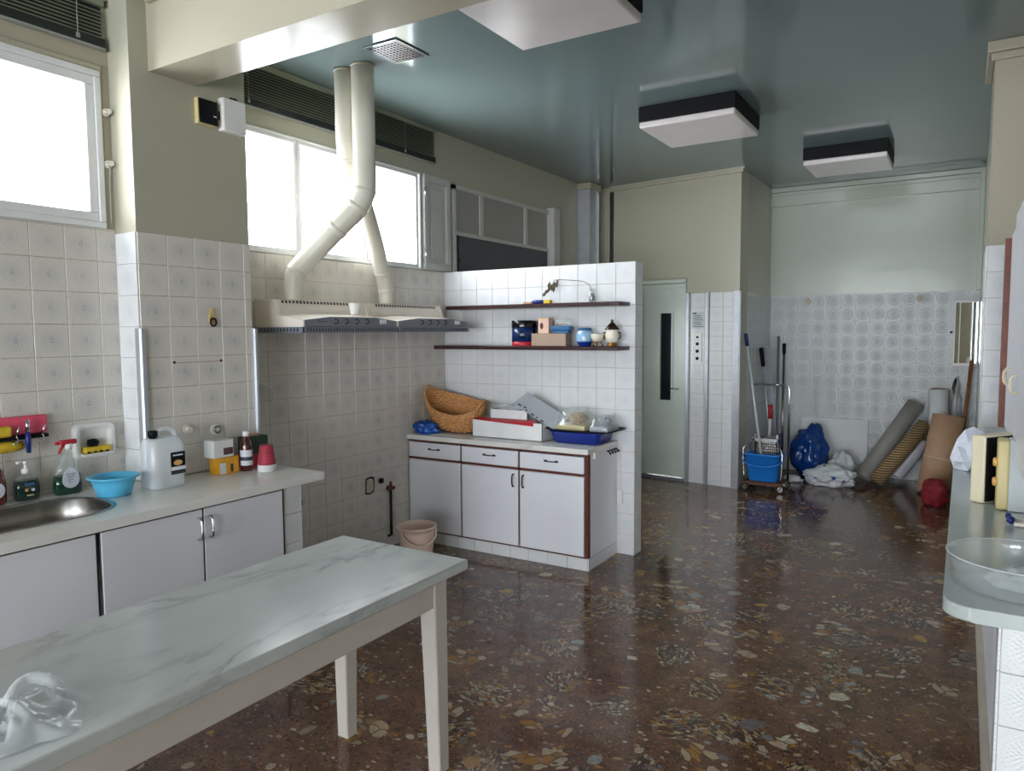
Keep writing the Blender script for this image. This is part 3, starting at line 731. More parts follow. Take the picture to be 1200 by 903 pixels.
wt = tag(wt.build('worktop', 'marble_warm', None), 'warm veined marble worktop around the sink', 'worktop')
sk = thing('kitchen_sink', 'oval stainless steel sink sunk in the marble worktop', 'sink', (-3.145, 1.33, .70))
m = MB(); cx, cy = (SK[0]+SK[1])/2, (SK[2]+SK[3])/2; hx, hy = (SK[1]-SK[0])/2, (SK[3]-SK[2])/2
prof = [(.886, .012, .19), (.889, .006, .19), (.889, -.002, .19), (.882, -.012, .185), (.80, -.018, .18), (.74, -.03, .17), (.725, -.07, .14), (.722, -.15, .06)]
vs = []; fs = []; nn = None
for z, off, r in prof:
    ring = rrect(cx-hx-off, cx+hx+off, cy-hy-off, cy+hy+off, max(.03, r+off)); nn = len(ring); vs += [(a, b, z) for a, b in ring]
for k in range(len(prof)-1):
    for i in range(nn): fs.append((k*nn+i, k*nn+(i+1) % nn, (k+1)*nn+(i+1) % nn, (k+1)*nn+i))
fs.append(tuple(range((len(prof)-1)*nn, len(prof)*nn))); m.quadmesh(vs, fs, True); m.build('basin', 'steel', sk)
m = MB(); m.lathe([(.045, .0), (.045, .004), (.03, .006), (.012, .004)], (-3.06, 1.27, .723)); m.build('drain', 'chrome', sk)

# ---- cabinet by the partition
cb = thing('sideboard_cabinet', 'white laminate cabinet with three drawers and brown edging against the tiled partition', 'cabinet', (-2.85, 4.54, 0))
CX0, CX1, CY0, CY1 = -3.605, -2.083, 4.318, 4.788
m = MB(); m.box(CX0, CX0+.018, CY0, CY1, .085, .785); m.box(CX1-.018, CX1, CY0, CY1, .085, .785); m.box(CX0+.018, CX1-.018, CY1-.01, CY1, .085, .785); m.box(CX0+.018, CX1-.018, CY0, CY1-.01, .085, .10); m.box(CX0+.018, CX1-.018, CY0+.002, CY1-.01, .62, .635); m.build('body', 'laminate', cb)
m = MB(); m.box(CX0, CX1, CY0-.002, CY0+.03, .772, .785); m.box(CX0, CX1, CY0-.002, CY0+.03, .636, .652); m.box(CX0, CX1, CY0-.002, CY0+.03, .085, .094)
for x in (CX0+.006, -3.104, -2.608): m.box(x-.006, x+.006, CY0-.002, CY0+.03, .085, .785)
m.box(CX1-.022, CX1+.002, CY0-.004, CY0+.03, .085, .785); m.build('edge_frame', 'laminate_dark', cb)
cols = ((CX0+.014, -3.112), (-3.096, -2.616), (-2.600, CX1-.024))
for i, (a, b) in enumerate(cols):
    d = B('drawer', 'laminate', cb, a, b, CY0-.018, CY0-.002, .656, .768, bev=.002)
    m = MB(); c = (a+b)/2; c_handle(m, (c-.045, CY0-.018, .722), (c+.045, CY0-.018, .722), (0, -.016, 0), .004)
    m.box(c-.055, c-.03, CY0-.021, CY0-.017, .715, .729, bev=.002); m.box(c+.03, c+.055, CY0-.021, CY0-.017, .715, .729, bev=.002); m.build('handle', 'iron', d)
    d = B('door', 'laminate', cb, a, b, CY0-.018, CY0-.002, .098, .634, bev=.002)
    if i:
        x = b-.035 if i == 1 else a+.03
        m = MB(); c_handle(m, (x, CY0-.018, .52), (x, CY0-.018, .605), (0, -.02, 0), .005); m.build('handle', 'iron', d)
m = MB(); m.box(CX0, CX1+.01, CY0-.03, CY1, .787, .823, bev=.004); m.build('countertop', 'marble_warm', cb)
pl = B('plinth', 'grout', cb, CX0, CX1-.004, CY0+.004, CY1, 0, .085)
for i in range(10):
    a = CX0+.002+i*.152; b = min(a+.149, CX1-.006); B('tile', 'tile_white', pl, a, b, CY0-.004, CY0+.004, .001, .083)
for i in range(3):
    a = CY0+.002+i*.157; B('tile', 'tile_white', pl, CX1-.004, CX1+.003, a, a+.154, .001, .083)
# fittings on its side
m = MB(); m.box(CX1, CX1+.014, 4.395, 4.43, .745, .79, bev=.004); st = tag(m.build('door_stop_plate', 'white', None), 'small white plastic plate on the side of the drawer cabinet', 'plate')
hk = thing('hook_rail', 'small black hook rail on the side of the drawer cabinet', 'hooks', (CX1, 4.68, .75))
m = MB(); m.box(CX1, CX1+.008, 4.60, 4.77, .765, .778); m.build('rail', 'chrome', hk)
for i in range(4):
    y = 4.615+i*.045; m = MB(); m.tube([(CX1+.006, y, .772), (CX1+.02, y, .762), (CX1+.028, y, .745), (CX1+.034, y, .76)], .005, 6); m.build('hook', 'black', hk)

# ---- range hoods
def hood(y0, label):
    t = thing('range_hood', label, 'hood', (-3.4, y0+.4, 1.6)); y1 = y0+.795; xb = XR+.008; xf = -3.19
    side = [(xb, 1.635), (xf, 1.635), (xf, 1.672), (xf-.215, 1.705), (xf-.255, 1.798), (xb, 1.798)]
    m = MB(); m.prism(side, y0, y0+.03, 'y'); m.prism(side, y1-.03, y1, 'y'); m.box(xb, xf-.255, y0+.03, y1-.03, 1.636, 1.797)
    # inclined back apron and bowed top of the pull-out
    a = xf-.255; b = xf-.215
    m.quadmesh([(a, y0+.03, 1.797), (a, y1-.03, 1.797), (b-.012, y1-.03, 1.70), (b-.012, y0+.03, 1.70)], [(0, 1, 2, 3)])
    prof = [(y0+.03, 1.672), (y0+.20, 1.694), (y1-.20, 1.694), (y1-.03, 1.672)]
    back = [(y0+.03, 1.702), (y0+.20, 1.716), (y1-.20, 1.716), (y1-.03, 1.702)]
    vs = [(xf-.002, y, z) for y, z in prof]+[(b-.014, y, z) for y, z in back]
    m.quadmesh(vs, [(0, 1, 5, 4), (1, 2, 6, 5), (2, 3, 7, 6)]); m.box(xb, xf-.01, y0+.03, y1-.03, 1.636, 1.66)
    m.build('shell', 'cream', t)
    m = MB(); m.prism([(y0+.004, 1.637)]+[(y0+.004, 1.673)]+prof[1:3]+[(y1-.004, 1.673), (y1-.004, 1.637)], xf-.004, xf+.006, 'x'); cp = m.build('control_panel', 'hood_grey', t)
    for k in range(4):
        y = y0+.245+k*.088; m = MB(); m.tube([(xf+.006+.0, y+.017*math.cos(q), 1.667+.014*math.sin(q)) for q in [(-2.2+i*4.4/10) for i in range(11)]], .0042, 6); m.build('knob_mark', 'hood_dark', cp)
    for k in range(3):
        m = MB(); m.box(xf+.004, xf+.012, y1-.165+k*.02, y1-.150+k*.02, 1.655, 1.681, bev=.001); m.build('switch_key', 'white', cp)
    m = MB(); m.box(xf+.005, xf+.009, y0+.10, y0+.17, 1.662, 1.672); m.build('name_plate', 'steel', cp)
    # slotted strip round the bottom
    s = MB(); s.box(xb, xf+.006, y0-.003, y0+.01, 1.600, 1.634); s.box(xf-.006, xf+.008, y0-.003, y1+.003, 1.600, 1.634); s.box(xb, xf, y1-.01, y1+.003, 1.600, 1.634); s = s.build('vent_strip', 'hood_grey', t)
    m = MB()
    for k in range(34): y = y0+.018+k*.0228; m.box(xf+.006, xf+.0095, y, y+.008, 1.607, 1.627)
    for k in range(12): x = xb+.05+k*.028; m.box(x, x+.012, y0-.0045, y0, 1.607, 1.627)
    m.build('vent_slots', 'hood_dark', s)['kind'] = 'stuff'
    m = MB()
    for k in range(24): y = y0+.06+k*.028; m.quadmesh([(a+.0025+q*.0065, yy, 1.793-q*.016) for q, yy in ((0, y), (0, y+.016), (1, y+.016), (1, y))], [(0, 1, 2, 3)])
    m.build('top_slots', 'hood_dark', t)['kind'] = 'stuff'
    B('underside', 'steel', t, xb+.01, xf-.006, y0+.01, y1-.01, 1.604, 1.612)
    return t
hood(2.915, 'cream range hood beside the tiled pier, the one carrying a small white cup')
hood(3.728, 'cream range hood next to the shelves')
def duct(pts, rs, label, rings):
    t = thing('exhaust_duct', label, 'duct', (pts[0][0], pts[0][1], pts[0][2]))
    path = smooth_path(pts, 7); n = len(path); rr = []
    for k in range(n): rr.append(rs[0]+(rs[1]-rs[0])*min(1, k/(n*.55)))
    m = MB(); m.tube(path, rr, 24); m.build('pipe', 'cream_duct', t)
    for i in rings:
        d = (path[min(i+1, n-1)]-path[i-1]).normalized(); m = MB(); m.tube([path[i]-d*.016, path[i]-d*.014, path[i]+d*.014, path[i]+d*.016], [rr[i], rr[i]+.0035, rr[i]+.0035, rr[i]], 24); m.build('joint_collar', 'cream_duct', t)
    m = MB(); m.tube([path[-1]-Vector((0, 0, .012)), path[-1]], rr[-1]+.004, 24); m.build('ceiling_flange', 'cream_duct', t)
duct([(-3.49, 3.12, 1.7985), (-3.49, 3.12, 1.90), (-3.475, 3.13, 1.975), (-3.40, 3.18, 2.07), (-3.24, 3.27, 2.25), (-3.155, 3.325, 2.355), (-3.115, 3.35, 2.45), (-3.11, 3.352, 2.60), (-3.11, 3.352, 2.9), (-3.11, 3.352, CZ-.001)], (.054, .068), 'fat cream duct bending up from the hood beside the pier', (14, 27, 35, 42))
duct([(-3.52, 3.99, 1.7985), (-3.52, 3.985, 1.90), (-3.50, 3.93, 2.02), (-3.44, 3.80, 2.20), (-3.36, 3.62, 2.40), (-3.295, 3.46, 2.54), (-3.265, 3.375, 2.66), (-3.26, 3.35, 2.80), (-3.26, 3.35, 2.95), (-3.26, 3.35, CZ-.001)], (.05, .058), 'cream duct leaning back behind the other from the hood near the shelves', (7, 14, 35, 42))
m = MB(); m.lathe([(.022, 0), (.026, .002), (.037, .066), (.038, .07), (.034, .07), (.025, .006)], (-3.27, 3.41, 1.713), 20, cap1=True); tag(m.build('small_cup', 'white', None), 'small white plastic cup standing on the range hood', 'cup')

# ---- blinds
def blind(x, y0, y1, z0, z1, label, cords):
    t = thing('venetian_blind', label, 'blind', (x, (y0+y1)/2, z0))
    m = MB(); m.box(x, x+.03, y0, y1, z1-.03, z1); m.build('head_rail', 'blind', t)
    n = int((z1-.03-z0-.055)/.0165)
    me = None
    for k in range(n):
        z = z0+.058+k*.0165
        if me is None:
            m = MB(); m.quadmesh([(x+.004, y0, z+.009), (x+.012, y0, z+.006), (x+.026, y0, z-.009), (x+.004, y1, z+.009), (x+.012, y1, z+.006), (x+.026, y1, z-.009), (x+.005, y0, z+.0105), (x+.005, y1, z+.0105)], [(0, 1, 4, 3), (1, 2, 5, 4)]); s0 = m.build('slat', 'blind', t); me = s0; zz = z
        else:
            o = s0.copy(); COL.objects.link(o); o.parent = t; o.location = (0, 0, z-zz)
    B('bottom_rail', 'blind_rail', t, x+.002, x+.028, y0, y1, z0+.008, z0+.05); B('rail_lip', 'rail_grey', t, x+.001, x+.032, y0, y1, z0, z0+.008)
    B('backing', 'blind_rail', t, x-.0005, x+.003, y0+.002, y1-.002, z0+.01, z1-.01)
    for y in cords:
        m = MB(); m.tube([(x+.03, y, z0+.03), (x+.03, y, z1-.02)], .0022, 6); m.box(x+.026, x+.034, y-.008, y+.008, z0+.02, z0+.04); m.build('ladder_cord', 'rail_grey', t)
blind(XW+.002, 1.05, 2.005, 2.925, CZ-.036, 'dark green venetian blind over the window above the sink', (1.3, 1.88))
blind(XR+.002, 2.69, 4.67, 2.915, CZ-.004, 'dark green venetian blind over the window above the hoods', (2.9, 3.6, 4.3))

# ---- ceiling lamps, vent
def lamp(x0, x1, y0, y1, label):
    t = thing('ceiling_lamp', label, 'lamp', ((x0+x1)/2, (y0+y1)/2, 3.04), group='square ceiling lamps')
    m = MB(); m.box(x0, x1, y0, y1, 3.085, CZ-.001, bev=.004); m.build('housing', 'black', t)
    m = MB(); m.box(x0+.004, x1-.004, y0+.004, y1-.004, 3.04, 3.085, bev=.012, seg=3); m.build('diffuser', 'diffuser', t)
lamp(-2.03, -1.345, 5.02, 5.70, 'square black and white ceiling lamp above the gangway past the partition')
lamp(-1.26, -.59, 6.93, 7.55, 'square black and white ceiling lamp in front of the alcove')
lamp(-1.99, -1.33, 2.66, 3.34, 'square black and white ceiling lamp next to the ceiling beam')
vt = thing('ceiling_vent', 'square perforated vent grille in the glossy ceiling beside the ducts', 'vent', (-2.79, 3.29, CZ-.01))
m = MB()
for a in ((-2.915, -2.67, 3.145, 3.16), (-2.915, -2.67, 3.42, 3.435), (-2.915, -2.90, 3.16, 3.42), (-2.685, -2.67, 3.16, 3.42)): m.box(*a, CZ-.008, CZ-.0005, bev=.002)
m.build('frame', 'ceiling', vt); B('cavity', 'gap', vt, -2.90, -2.685, 3.16, 3.42, CZ-.003, CZ-.0006)
m = MB()
for k in range(9): a = -2.895+k*.0245; m.box(a, a+.008, 3.16, 3.42, CZ-.007, CZ-.0035)
for k in range(10): a = 3.165+k*.026; m.box(-2.90, -2.685, a, a+.008, CZ-.0072, CZ-.0032)
m.build('grille', 'shelf', vt)

# ---- shelves on the partition
def shelf(x0, x1, z0, z1, y, label):
    m = MB(); m.box(x0, x1, y, 4.789, z0, z1, bev=.003); return tag(m.build('wall_shelf', 'shelf', None), label, 'shelf')
shelf(-3.45, -1.99, 1.772, 1.800, 4.60, 'upper dark mahogany shelf holding a vase on the tiled partition')
shelf(-3.56, -1.99, 1.466, 1.494, 4.585, 'lower dark mahogany shelf holding tins and jars on the tiled partition')

# ---- right counter
rc = MB(); out = [(.60, 2.23), (.60, 4.99), (-.026, 4.99)]
for i in range(9): t = PI+(PI/2)*i/8; out.append((-.026+.075+.075*math.cos(t), 2.232+.075+.075*math.sin(t)))
rc.prism(out, .825, .865, 'z', bev=.006); rc = tag(rc.build('worktop', 'marble_grey', None), 'pale grey worktop with rounded corner opposite the sink', 'worktop')
rb = thing('base_cabinet', 'white base cabinet with brown edges under the pale grey worktop', 'cabinet', (.35, 3.6, 0))
m = MB(); m.box(.145, .597, 2.42, 4.98, .08, .824); m.build('body', 'laminate', rb)
for k in range(4): B('door', 'laminate', rb, .128, .144, 2.44+k*.62, 3.045+k*.62, .10, .815, bev=.002)
B('plinth', 'beige_strip', rb, .104, .597, 2.42, 4.98, 0, .098); B('edge_or_gap_strip', 'laminate_dark', rb, .115, .145, 2.415, 2.438, .098, .824); B('end_post', 'beige_strip', rb, .104, .145, 4.92, 4.98, .098, .824)
re_ = MB(); re_.box(.112, .597, 2.318, 2.414, 0, .824); re_ = struct(re_.build('trim_14', 'grout', None))
tiles(re_, (0, 2.318, 0), (1, 0, 0), (0, 0, 1), .112, .597, 0, .824, 'tile_white', ustart=.112, grout=False)
tiles(re_, (.112, 0, 0), (0, -1, 0), (0, 0, 1), -2.414, -2.318, 0, .824, 'tile_white', ustart=-2.414, grout=False)
# wall cupboard over it
wc = thing('wall_cupboard', 'white wall cupboard with red-brown edge posts and cream bow handles', 'cupboard', (.4, 4.0, 1.06))
B('body', 'laminate', wc, .225, .595, 3.0, 4.86, 1.06, 2.10)
B('edge_post', 'wood_red', wc, .175, .222, 4.80, 4.86, 1.06, 2.085); B('edge_post', 'wood_red', wc, .205, .222, 4.20, 4.24, 1.06, 2.10)
for k, (a, b) in enumerate(((4.25, 4.79), (3.62, 4.19), (3.02, 3.61))):
    d = B('door', 'laminate', wc, .203-(k > 0)*.012, .222-(k > 0)*.012, a, b, 1.07, 2.10+(k > 0)*.03, bev=.003)
    y = a+.05 if k == 0 else b-.06; m = MB(); x = .203-(k > 0)*.012; c_handle(m, (x, y, 1.34), (x, y, 1.41), (-.022, 0, 0), .0055); m.build('handle', 'cream_plastic', d)

# ================================================================== SMALL THINGS
def place(o, label, cat, group=None): return tag(o, label, cat, group)
ZC = .886
# ---- beside the sink
t = thing('detergent_bottle', 'bottle of amber-red liquid with a round white label behind the sink', 'bottle', (-3.435, 1.425, ZC))
m = MB(); m.loft([(-3.435, 1.425, ZC+z, a, b) for z, a, b in ((0, .026, .036), (.01, .032, .043), (.10, .032, .043), (.145, .024, .032), (.165, .014, .014), (.175, .014, .014))], 24, 2.4); m.build('body', 'red_liq', t)
m = MB(); m.lathe([(.017, .174), (.017, .205), (.013, .21)], (-3.435, 1.425, ZC)); m.build('cap', 'white', t)
m = MB(); m.prism([(1.425+.026*math.cos(k*PI/10), ZC+.065+.032*math.sin(k*PI/10)) for k in range(20)], -3.4035, -3.4015, 'x'); m.build('label_sticker', 'label_white', t)
t = thing('soap_pump_bottle', 'dark green soap bottle with a white pump top behind the sink', 'bottle', (-3.435, 1.548, ZC))
m = MB(); m.loft([(-3.435, 1.548, ZC+z, a, b) for z, a, b in ((0, .026, .042), (.008, .031, .049), (.06, .032, .050), (.088, .03, .045))], 24, 3); m.build('soap', 'soap_liq', t)
m = MB(); m.loft([(-3.435, 1.548, ZC+z, a, b) for z, a, b in ((.088, .03, .045), (.102, .024, .034), (.112, .012, .012), (.12, .012, .012))], 24, 2.6); m.build('bottle_neck', 'green_clear', t)
m = MB(); m.lathe([(.017, .116), (.017, .134), (.012, .138), (.006, .14), (.006, .16), (.013, .162), (.013, .17)], (-3.435, 1.548, ZC), 16); m.tube([(-3.435, 1.548, ZC+.167), (-3.435, 1.522, ZC+.167), (-3.435, 1.513, ZC+.163)], .006, 8); m.build('pump', 'white', t)
for k, (dy, z, w, h, mt) in enumerate(((0, .072, .03, .010, 'teal_blue'), (-.014, .048, .010, .012, 'orange'), (.012, .046, .010, .012, 'label_white'), (0, .024, .022, .006, 'yellow_trim'))):
    m = MB(); m.box(-3.4045, -3.4015, 1.548+dy-w/2*1.3, 1.548+dy+w/2*1.3, ZC+z-h/2, ZC+z+h/2, bev=.001); m.build('label_print', mt, t)
t = thing('spray_bottle', 'clear spray bottle of green cleaner with a red trigger beside the blue basin', 'bottle', (-3.41, 1.705, ZC))
cx, cy = -3.41, 1.705
m = MB(); m.loft([(cx, cy, ZC+z, a, b) for z, a, b in ((0, .026, .052), (.008, .032, .058), (.05, .032, .0585), (.085, .031, .053))], 28, 3.2); m.build('cleaner', 'green_liq', t)
m = MB(); m.loft([(cx, cy+(z-.085)*.10, ZC+z, a, b) for z, a, b in ((.085, .031, .053), (.12, .027, .042), (.15, .022, .032), (.18, .016, .02), (.2, .0135, .0135), (.215, .0135, .0135))], 28, 2.6); m.build('bottle_upper', 'green_clear', t)
m = MB(); m.box(cx-.012, cx+.012, cy-.026, cy+.046, ZC+.222, ZC+.243, bev=.005); m.box(cx-.006, cx+.006, cy-.045, cy-.022, ZC+.224, ZC+.238, bev=.003); m.tube([(cx, cy-.006, ZC+.222), (cx, cy-.02, ZC+.205), (cx, cy-.03, ZC+.185)], .006, 8); m.build('trigger', 'red', t)
m = MB(); m.lathe([(.016, .2), (.016, .224)], (cx, cy+.012, ZC), 16); m.build('collar', 'white', t)
m = MB(); m.prism([(cy+.036*math.cos(a)*(1-.18*math.sin(a)), ZC+.075+.046*math.sin(a)) for a in [k*2*PI/24 for k in range(24)]], cx+.0315, cx+.0345, 'x'); lb = m.build('label_sticker', 'label_white', t)
for k in range(5): m = MB(); m.box(cx+.034, cx+.0352, cy-.02+.002*k, cy+.02-.004*k, ZC+.092-k*.009, ZC+.0945-k*.009); m.build('print_line', 'ink', lb)
bn = MB(); bn.loft([(-3.2, 1.797, ZC+z, r*.93, r*.93) for z, r in ((0, .070), (.004, .074), (.05, .090), (.078, .098), (.080, .114), (.086, .116), (.088, .110), (.082, .097), (.05, .086), (.008, .07))], 36); place(bn.build('wash_basin_bowl', 'sky_blue', None), 'round sky blue plastic basin on the worktop', 'basin')
t = thing('jerry_can', 'translucent plastic jerry can with a black cap and black label against the tiled pier', 'canister', (-3.18, 2.0, ZC))
cx, cy = -3.17, 2.012
m = MB(); m.loft([(cx, cy, ZC+z, a, b) for z, a, b in ((0, .058, .077), (.008, .065, .084), (.10, .066, .085), (.195, .065, .084), (.222, .056, .074), (.234, .042, .064))], 32, 4.5); m.build('body', 'milky', t)
m = MB(); m.tube(smooth_path([(cx, cy-.02, ZC+.226), (cx, cy-.012, ZC+.258), (cx, cy+.008, ZC+.27), (cx, cy+.042, ZC+.268), (cx, cy+.064, ZC+.252), (cx, cy+.068, ZC+.215)], 5), .013, 12); m.build('handle', 'milky', t)
m = MB(); m.lathe([(.016, .224), (.016, .240), (.021, .241), (.021, .266), (.018, .269)], (cx+.01, cy-.048, ZC), 18); m.build('cap', 'black', t)
lb = B('label_sticker', 'black', t, cx+.0665, cx+.069, cy+.0, cy+.072, ZC+.062, ZC+.165)
m = MB(); m.prism([(cy+.035+.022*math.cos(a), ZC+.115+.013*math.sin(a)) for a in [k*2*PI/16 for k in range(16)]], cx+.069, cx+.0697, 'x'); m.build('label_picture', 'orange', lb)
B('label_band', 'label_white', lb, cx+.069, cx+.0697, cy+.0, cy+.072, ZC+.080, ZC+.097); B('label_band', 'ink', lb, cx+.069, cx+.0697, cy+.0, cy+.07, ZC+.066, ZC+.074)
B('label_band', 'label_white', lb, cx+.069, cx+.0696, cy+.01, cy+.06, ZC+.147, ZC+.154)
t = thing('carton', 'yellow printed carton beneath a small white carton by the pier', 'box', (-3.20, 2.37, ZC))
B('box_body', 'amber_box', t, -3.245, -3.165, 2.315, 2.43, ZC, ZC+.086, bev=.002); B('front_panel', 'label_white', t, -3.166, -3.1635, 2.318, 2.352, ZC+.004, ZC+.06); B('front_panel', 'ink', t, -3.166, -3.1637, 2.38, 2.395, ZC+.01, ZC+.05)
t = thing('carton', 'small white carton with a plum label stacked on the yellow carton', 'box', (-3.205, 2.352, ZC+.087))
B('box_body', 'paper', t, -3.25, -3.17, 2.29, 2.405, ZC+.087, ZC+.175, bev=.002); B('front_panel', 'brown_liq', t, -3.171, -3.1685, 2.345, 2.40, ZC+.10, ZC+.135)
t = thing('sauce_bottle', 'slim dark brown bottle with a white cap and white label beside the yellow carton', 'bottle', (-3.165, 2.478, ZC))
m = MB(); m.lathe([(.028, 0), (.031, .004), (.031, .13), (.024, .155), (.014, .175), (.013, .182)], (-3.165, 2.478, ZC)); m.build('bottle_body', 'brown_liq', t)
m = MB(); m.lathe([(.016, .18), (.016, .203), (.013, .206)], (-3.165, 2.478, ZC)); m.build('cap', 'white', t)
m = MB(); m.lathe([(.0318, .03), (.0318, .11)], (-3.165, 2.478, ZC), 24, cap0=False, cap1=False); lb = m.build('label_sticker', 'label_white', t)
m = MB(); m.lathe([(.0322, .055), (.0322, .075)], (-3.165, 2.478, ZC), 24, cap0=False, cap1=False); m.build('label_band', 'ink', lb)
t = thing('carton', 'dark green carton with an orange base behind the stacked paper cups', 'box', (-3.23, 2.57, ZC))
B('box_body', 'green_card', t, -3.28, -3.19, 2.515, 2.64, ZC+.07, ZC+.165, bev=.002); B('lower_band', 'red', t, -3.28, -3.19, 2.515, 2.64, ZC, ZC+.07, bev=.002); m = MB(); m.box(-3.26, -3.21, 2.53, 2.6, ZC+.165, ZC+.178, bev=.003); m.build('folded_flap', 'kraft', t)
for k in range(4):
    m = MB(); z = ZC+.009*k; m.lathe([(.0455, 0), (.0465, .003), (.0455, .008), (.043, .0085)], (-3.06, 2.52, z), 24)
    place(m.build('paper_cup', 'paper', None), ('lowest white-rimmed paper cup of the stack, standing on the worktop', 'second paper cup of the stack, counted up from the worktop', 'third paper cup of the stack, counted up from the worktop', 'white-rimmed paper cup directly under the maroon cup')[k], 'cup', 'stacked paper cups')
t = thing('paper_cup', 'upturned maroon paper cup topping the stack on the worktop', 'cup', (-3.06, 2.52, ZC+.037), group='stacked paper cups')
m = MB(); m.lathe([(.046, .0), (.047, .003), (.045, .007), (.0325, .098), (.031, .1), (.029, .097)], (-3.06, 2.52, ZC+.0365), 28); m.build('cup_wall', 'maroon_cup', t)
for k in range(4): m = MB(); r = .0433-.0016*k; m.tube([(-3.06+r*math.cos(a), 2.52+r*math.sin(a), ZC+.052+.011*k) for a in [-1.1+i*.14 for i in range(9)]], .0013, 5); m.build('print_line', 'pink', t)
# ---- soap dish and rack on the wall by the sink
xw = XW+.0068
t = thing('wall_soap_dish', 'white ceramic soap dish set in the tiles above the worktop', 'soap dish', (xw, 1.875, 1.02))
yc, zc = 1.872, 1.10; m = MB(); rings = []
for x, hy, hz, r in ((0, .098, .085, .03), (.022, .094, .081, .03), (.026, .088, .075, .026), (.022, .070, .060, .02), (.004, .064, .055, .02)):
    rings.append([(xw+x, a+yc, b+zc) for a, b in rrect(-hy, hy, -hz, hz, r, 5)])
vs = [p for r in rings for p in r]; n = len(rings[0])
fs = [(k*n+i, k*n+(i+1) % n, (k+1)*n+(i+1) % n, (k+1)*n+i) for k in range(4) for i in range(n)]+[tuple(range(4*n, 5*n))]
m.quadmesh(vs, fs, True); m.build('dish', 'white', t)
B('drip_lip', 'white', t, xw+.004, xw+.05, yc-.07, yc+.07, zc-.066, zc-.056, bev=.003)
t = thing('kitchen_sponge', 'yellow sponge with black stripes lying in the soap dish', 'sponge', (xw+.03, 1.872, 1.045))
m = MB(); m.box(xw+.006, xw+.044, yc-.058, yc+.062, zc-.055, zc-.026, bev=.006); m.build('foam', 'yellow', t)
for k in range(4): m = MB(); m.box(xw+.0435, xw+.0455, yc-.05+k*.028, yc-.036+k*.028, zc-.054, zc-.046); m.build('stripe', 'black', t)
m = MB(); m.blob((xw+.026, yc-.015, zc-.008), (.018, .026, .018), 3, .5, 5, 3, flat=zc-.025, sharp=True); place(m.build('scouring_pad', 'black', None), 'crumpled black scouring pad on the sponge in the soap dish', 'scourer')
t = thing('utensil_rack', 'dark wall rack with a pink back board and chrome hooks above the sink', 'rack', (xw, 1.5, 1.1))
B('back_board', 'pink', t, xw, xw+.028, 1.34, 1.662, 1.166, 1.246, bev=.006); B('rail', 'black', t, xw, xw+.05, 1.34, 1.655, 1.148, 1.164, bev=.003)
for y in (1.525, 1.628):
    m = MB(); m.tube(smooth_path([(xw+.045, y, 1.158), (xw+.06, y, 1.185), (xw+.058, y+.008, 1.205)], 4)+[], .004, 8); m.tube(smooth_path([(xw+.05, y, 1.16), (xw+.064, y-.004, 1.145), (xw+.06, y-.02, 1.132)], 4), .004, 8); m.build('hook', 'chrome', t)
m = MB(); m.box(xw+.030, xw+.066, 1.375, 1.505, 1.165, 1.212, bev=.012, seg=3); place(m.build('kitchen_sponge', 'yellow', None), 'plain yellow sponge resting on the dark rack', 'sponge')
m = MB(); m.blob((xw+.03, 1.48, 1.120), (.022, .085, .024), 3, .25, 3, 5); place(m.build('rubber_glove', 'yellow', None), 'yellow rubber glove hanging below the dark rack', 'glove')
t = thing('dish_brush', 'dish brush with a dark blue handle hanging on the rack', 'brush', (xw+.066, 1.562, 1.09))
m = MB(); m.tube([(xw+.066, 1.562, 1.09), (xw+.066, 1.562, 1.15), (xw+.066, 1.562, 1.182)], [.009, .0115, .009], 12); m.build('handle', 'navy', t)
m = MB(); m.tube([(xw+.066, 1.562, 1.182), (xw+.066, 1.562, 1.235)], [.0095, .008], 12); m.build('ferrule', 'chrome', t)
# ---- on the pier
xp = XP+.0068
t = thing('wall_hook', 'small brass hook with a dark ring screwed to the tiled pier', 'hook', (xp, 2.415, 1.64))
m = MB(); m.prism([(2.405, 1.73), (2.425, 1.73), (2.430, 1.70), (2.436, 1.675), (2.43, 1.65), (2.4, 1.65), (2.394, 1.675), (2.40, 1.70)], xp, xp+.008, 'x', bev=.002); m.build('back_plate', 'brass', t)
m = MB(); m.tube([(xp+.014, 2.415+.017*math.cos(a), 1.658+.02*math.sin(a)) for a in [k*2*PI/16 for k in range(16)]], .005, 8, closed=True); m.build('ring', 'iron', t)
m = MB(); m.box(xp, xp+.0006, 2.185, 2.475, 1.453, 1.458); m.build('drill_stain', 'stain', pier)
for y in (2.195, 2.462): m = MB(); m.tube([(xp, y, 1.458), (xp+.0012, y, 1.458)], .0075, 8); m.build('drill_hole', 'iron', pier)
m = MB(); m.tube([(xp, 2.248, 1.122), (xp+.006, 2.248, 1.122)], .022, 16); m.tube([(xp+.006, 2.248, 1.122), (xp+.03, 2.248, 1.118)], [.013, .016], 14); place(m.build('pipe_stub', 'cream', None), 'capped cream pipe stub on the tiled pier', 'pipe')
t = thing('wall_tap', 'round white wall tap with a metal ring on the tiled pier', 'tap', (xp, 2.41, 1.07))
m = MB(); m.tube([(xp, 2.41, 1.10), (xp+.008, 2.41, 1.10)], .027, 18); m.tube([(xp+.008, 2.41, 1.10), (xp+.02, 2.41, 1.10)], .012, 14); m.build('rose', 'white', t)
m = MB(); m.tube([(xp+.022, 2.41+.017*math.cos(a), 1.10+.017*math.sin(a)) for a in [k*2*PI/16 for k in range(16)]], .005, 8, closed=True); m.build('ring', 'steel', t)
t = thing('switch_plate', 'black square switch plate with a yellowed edge high on the pier', 'switch', (XP, 2.42, 2.66))
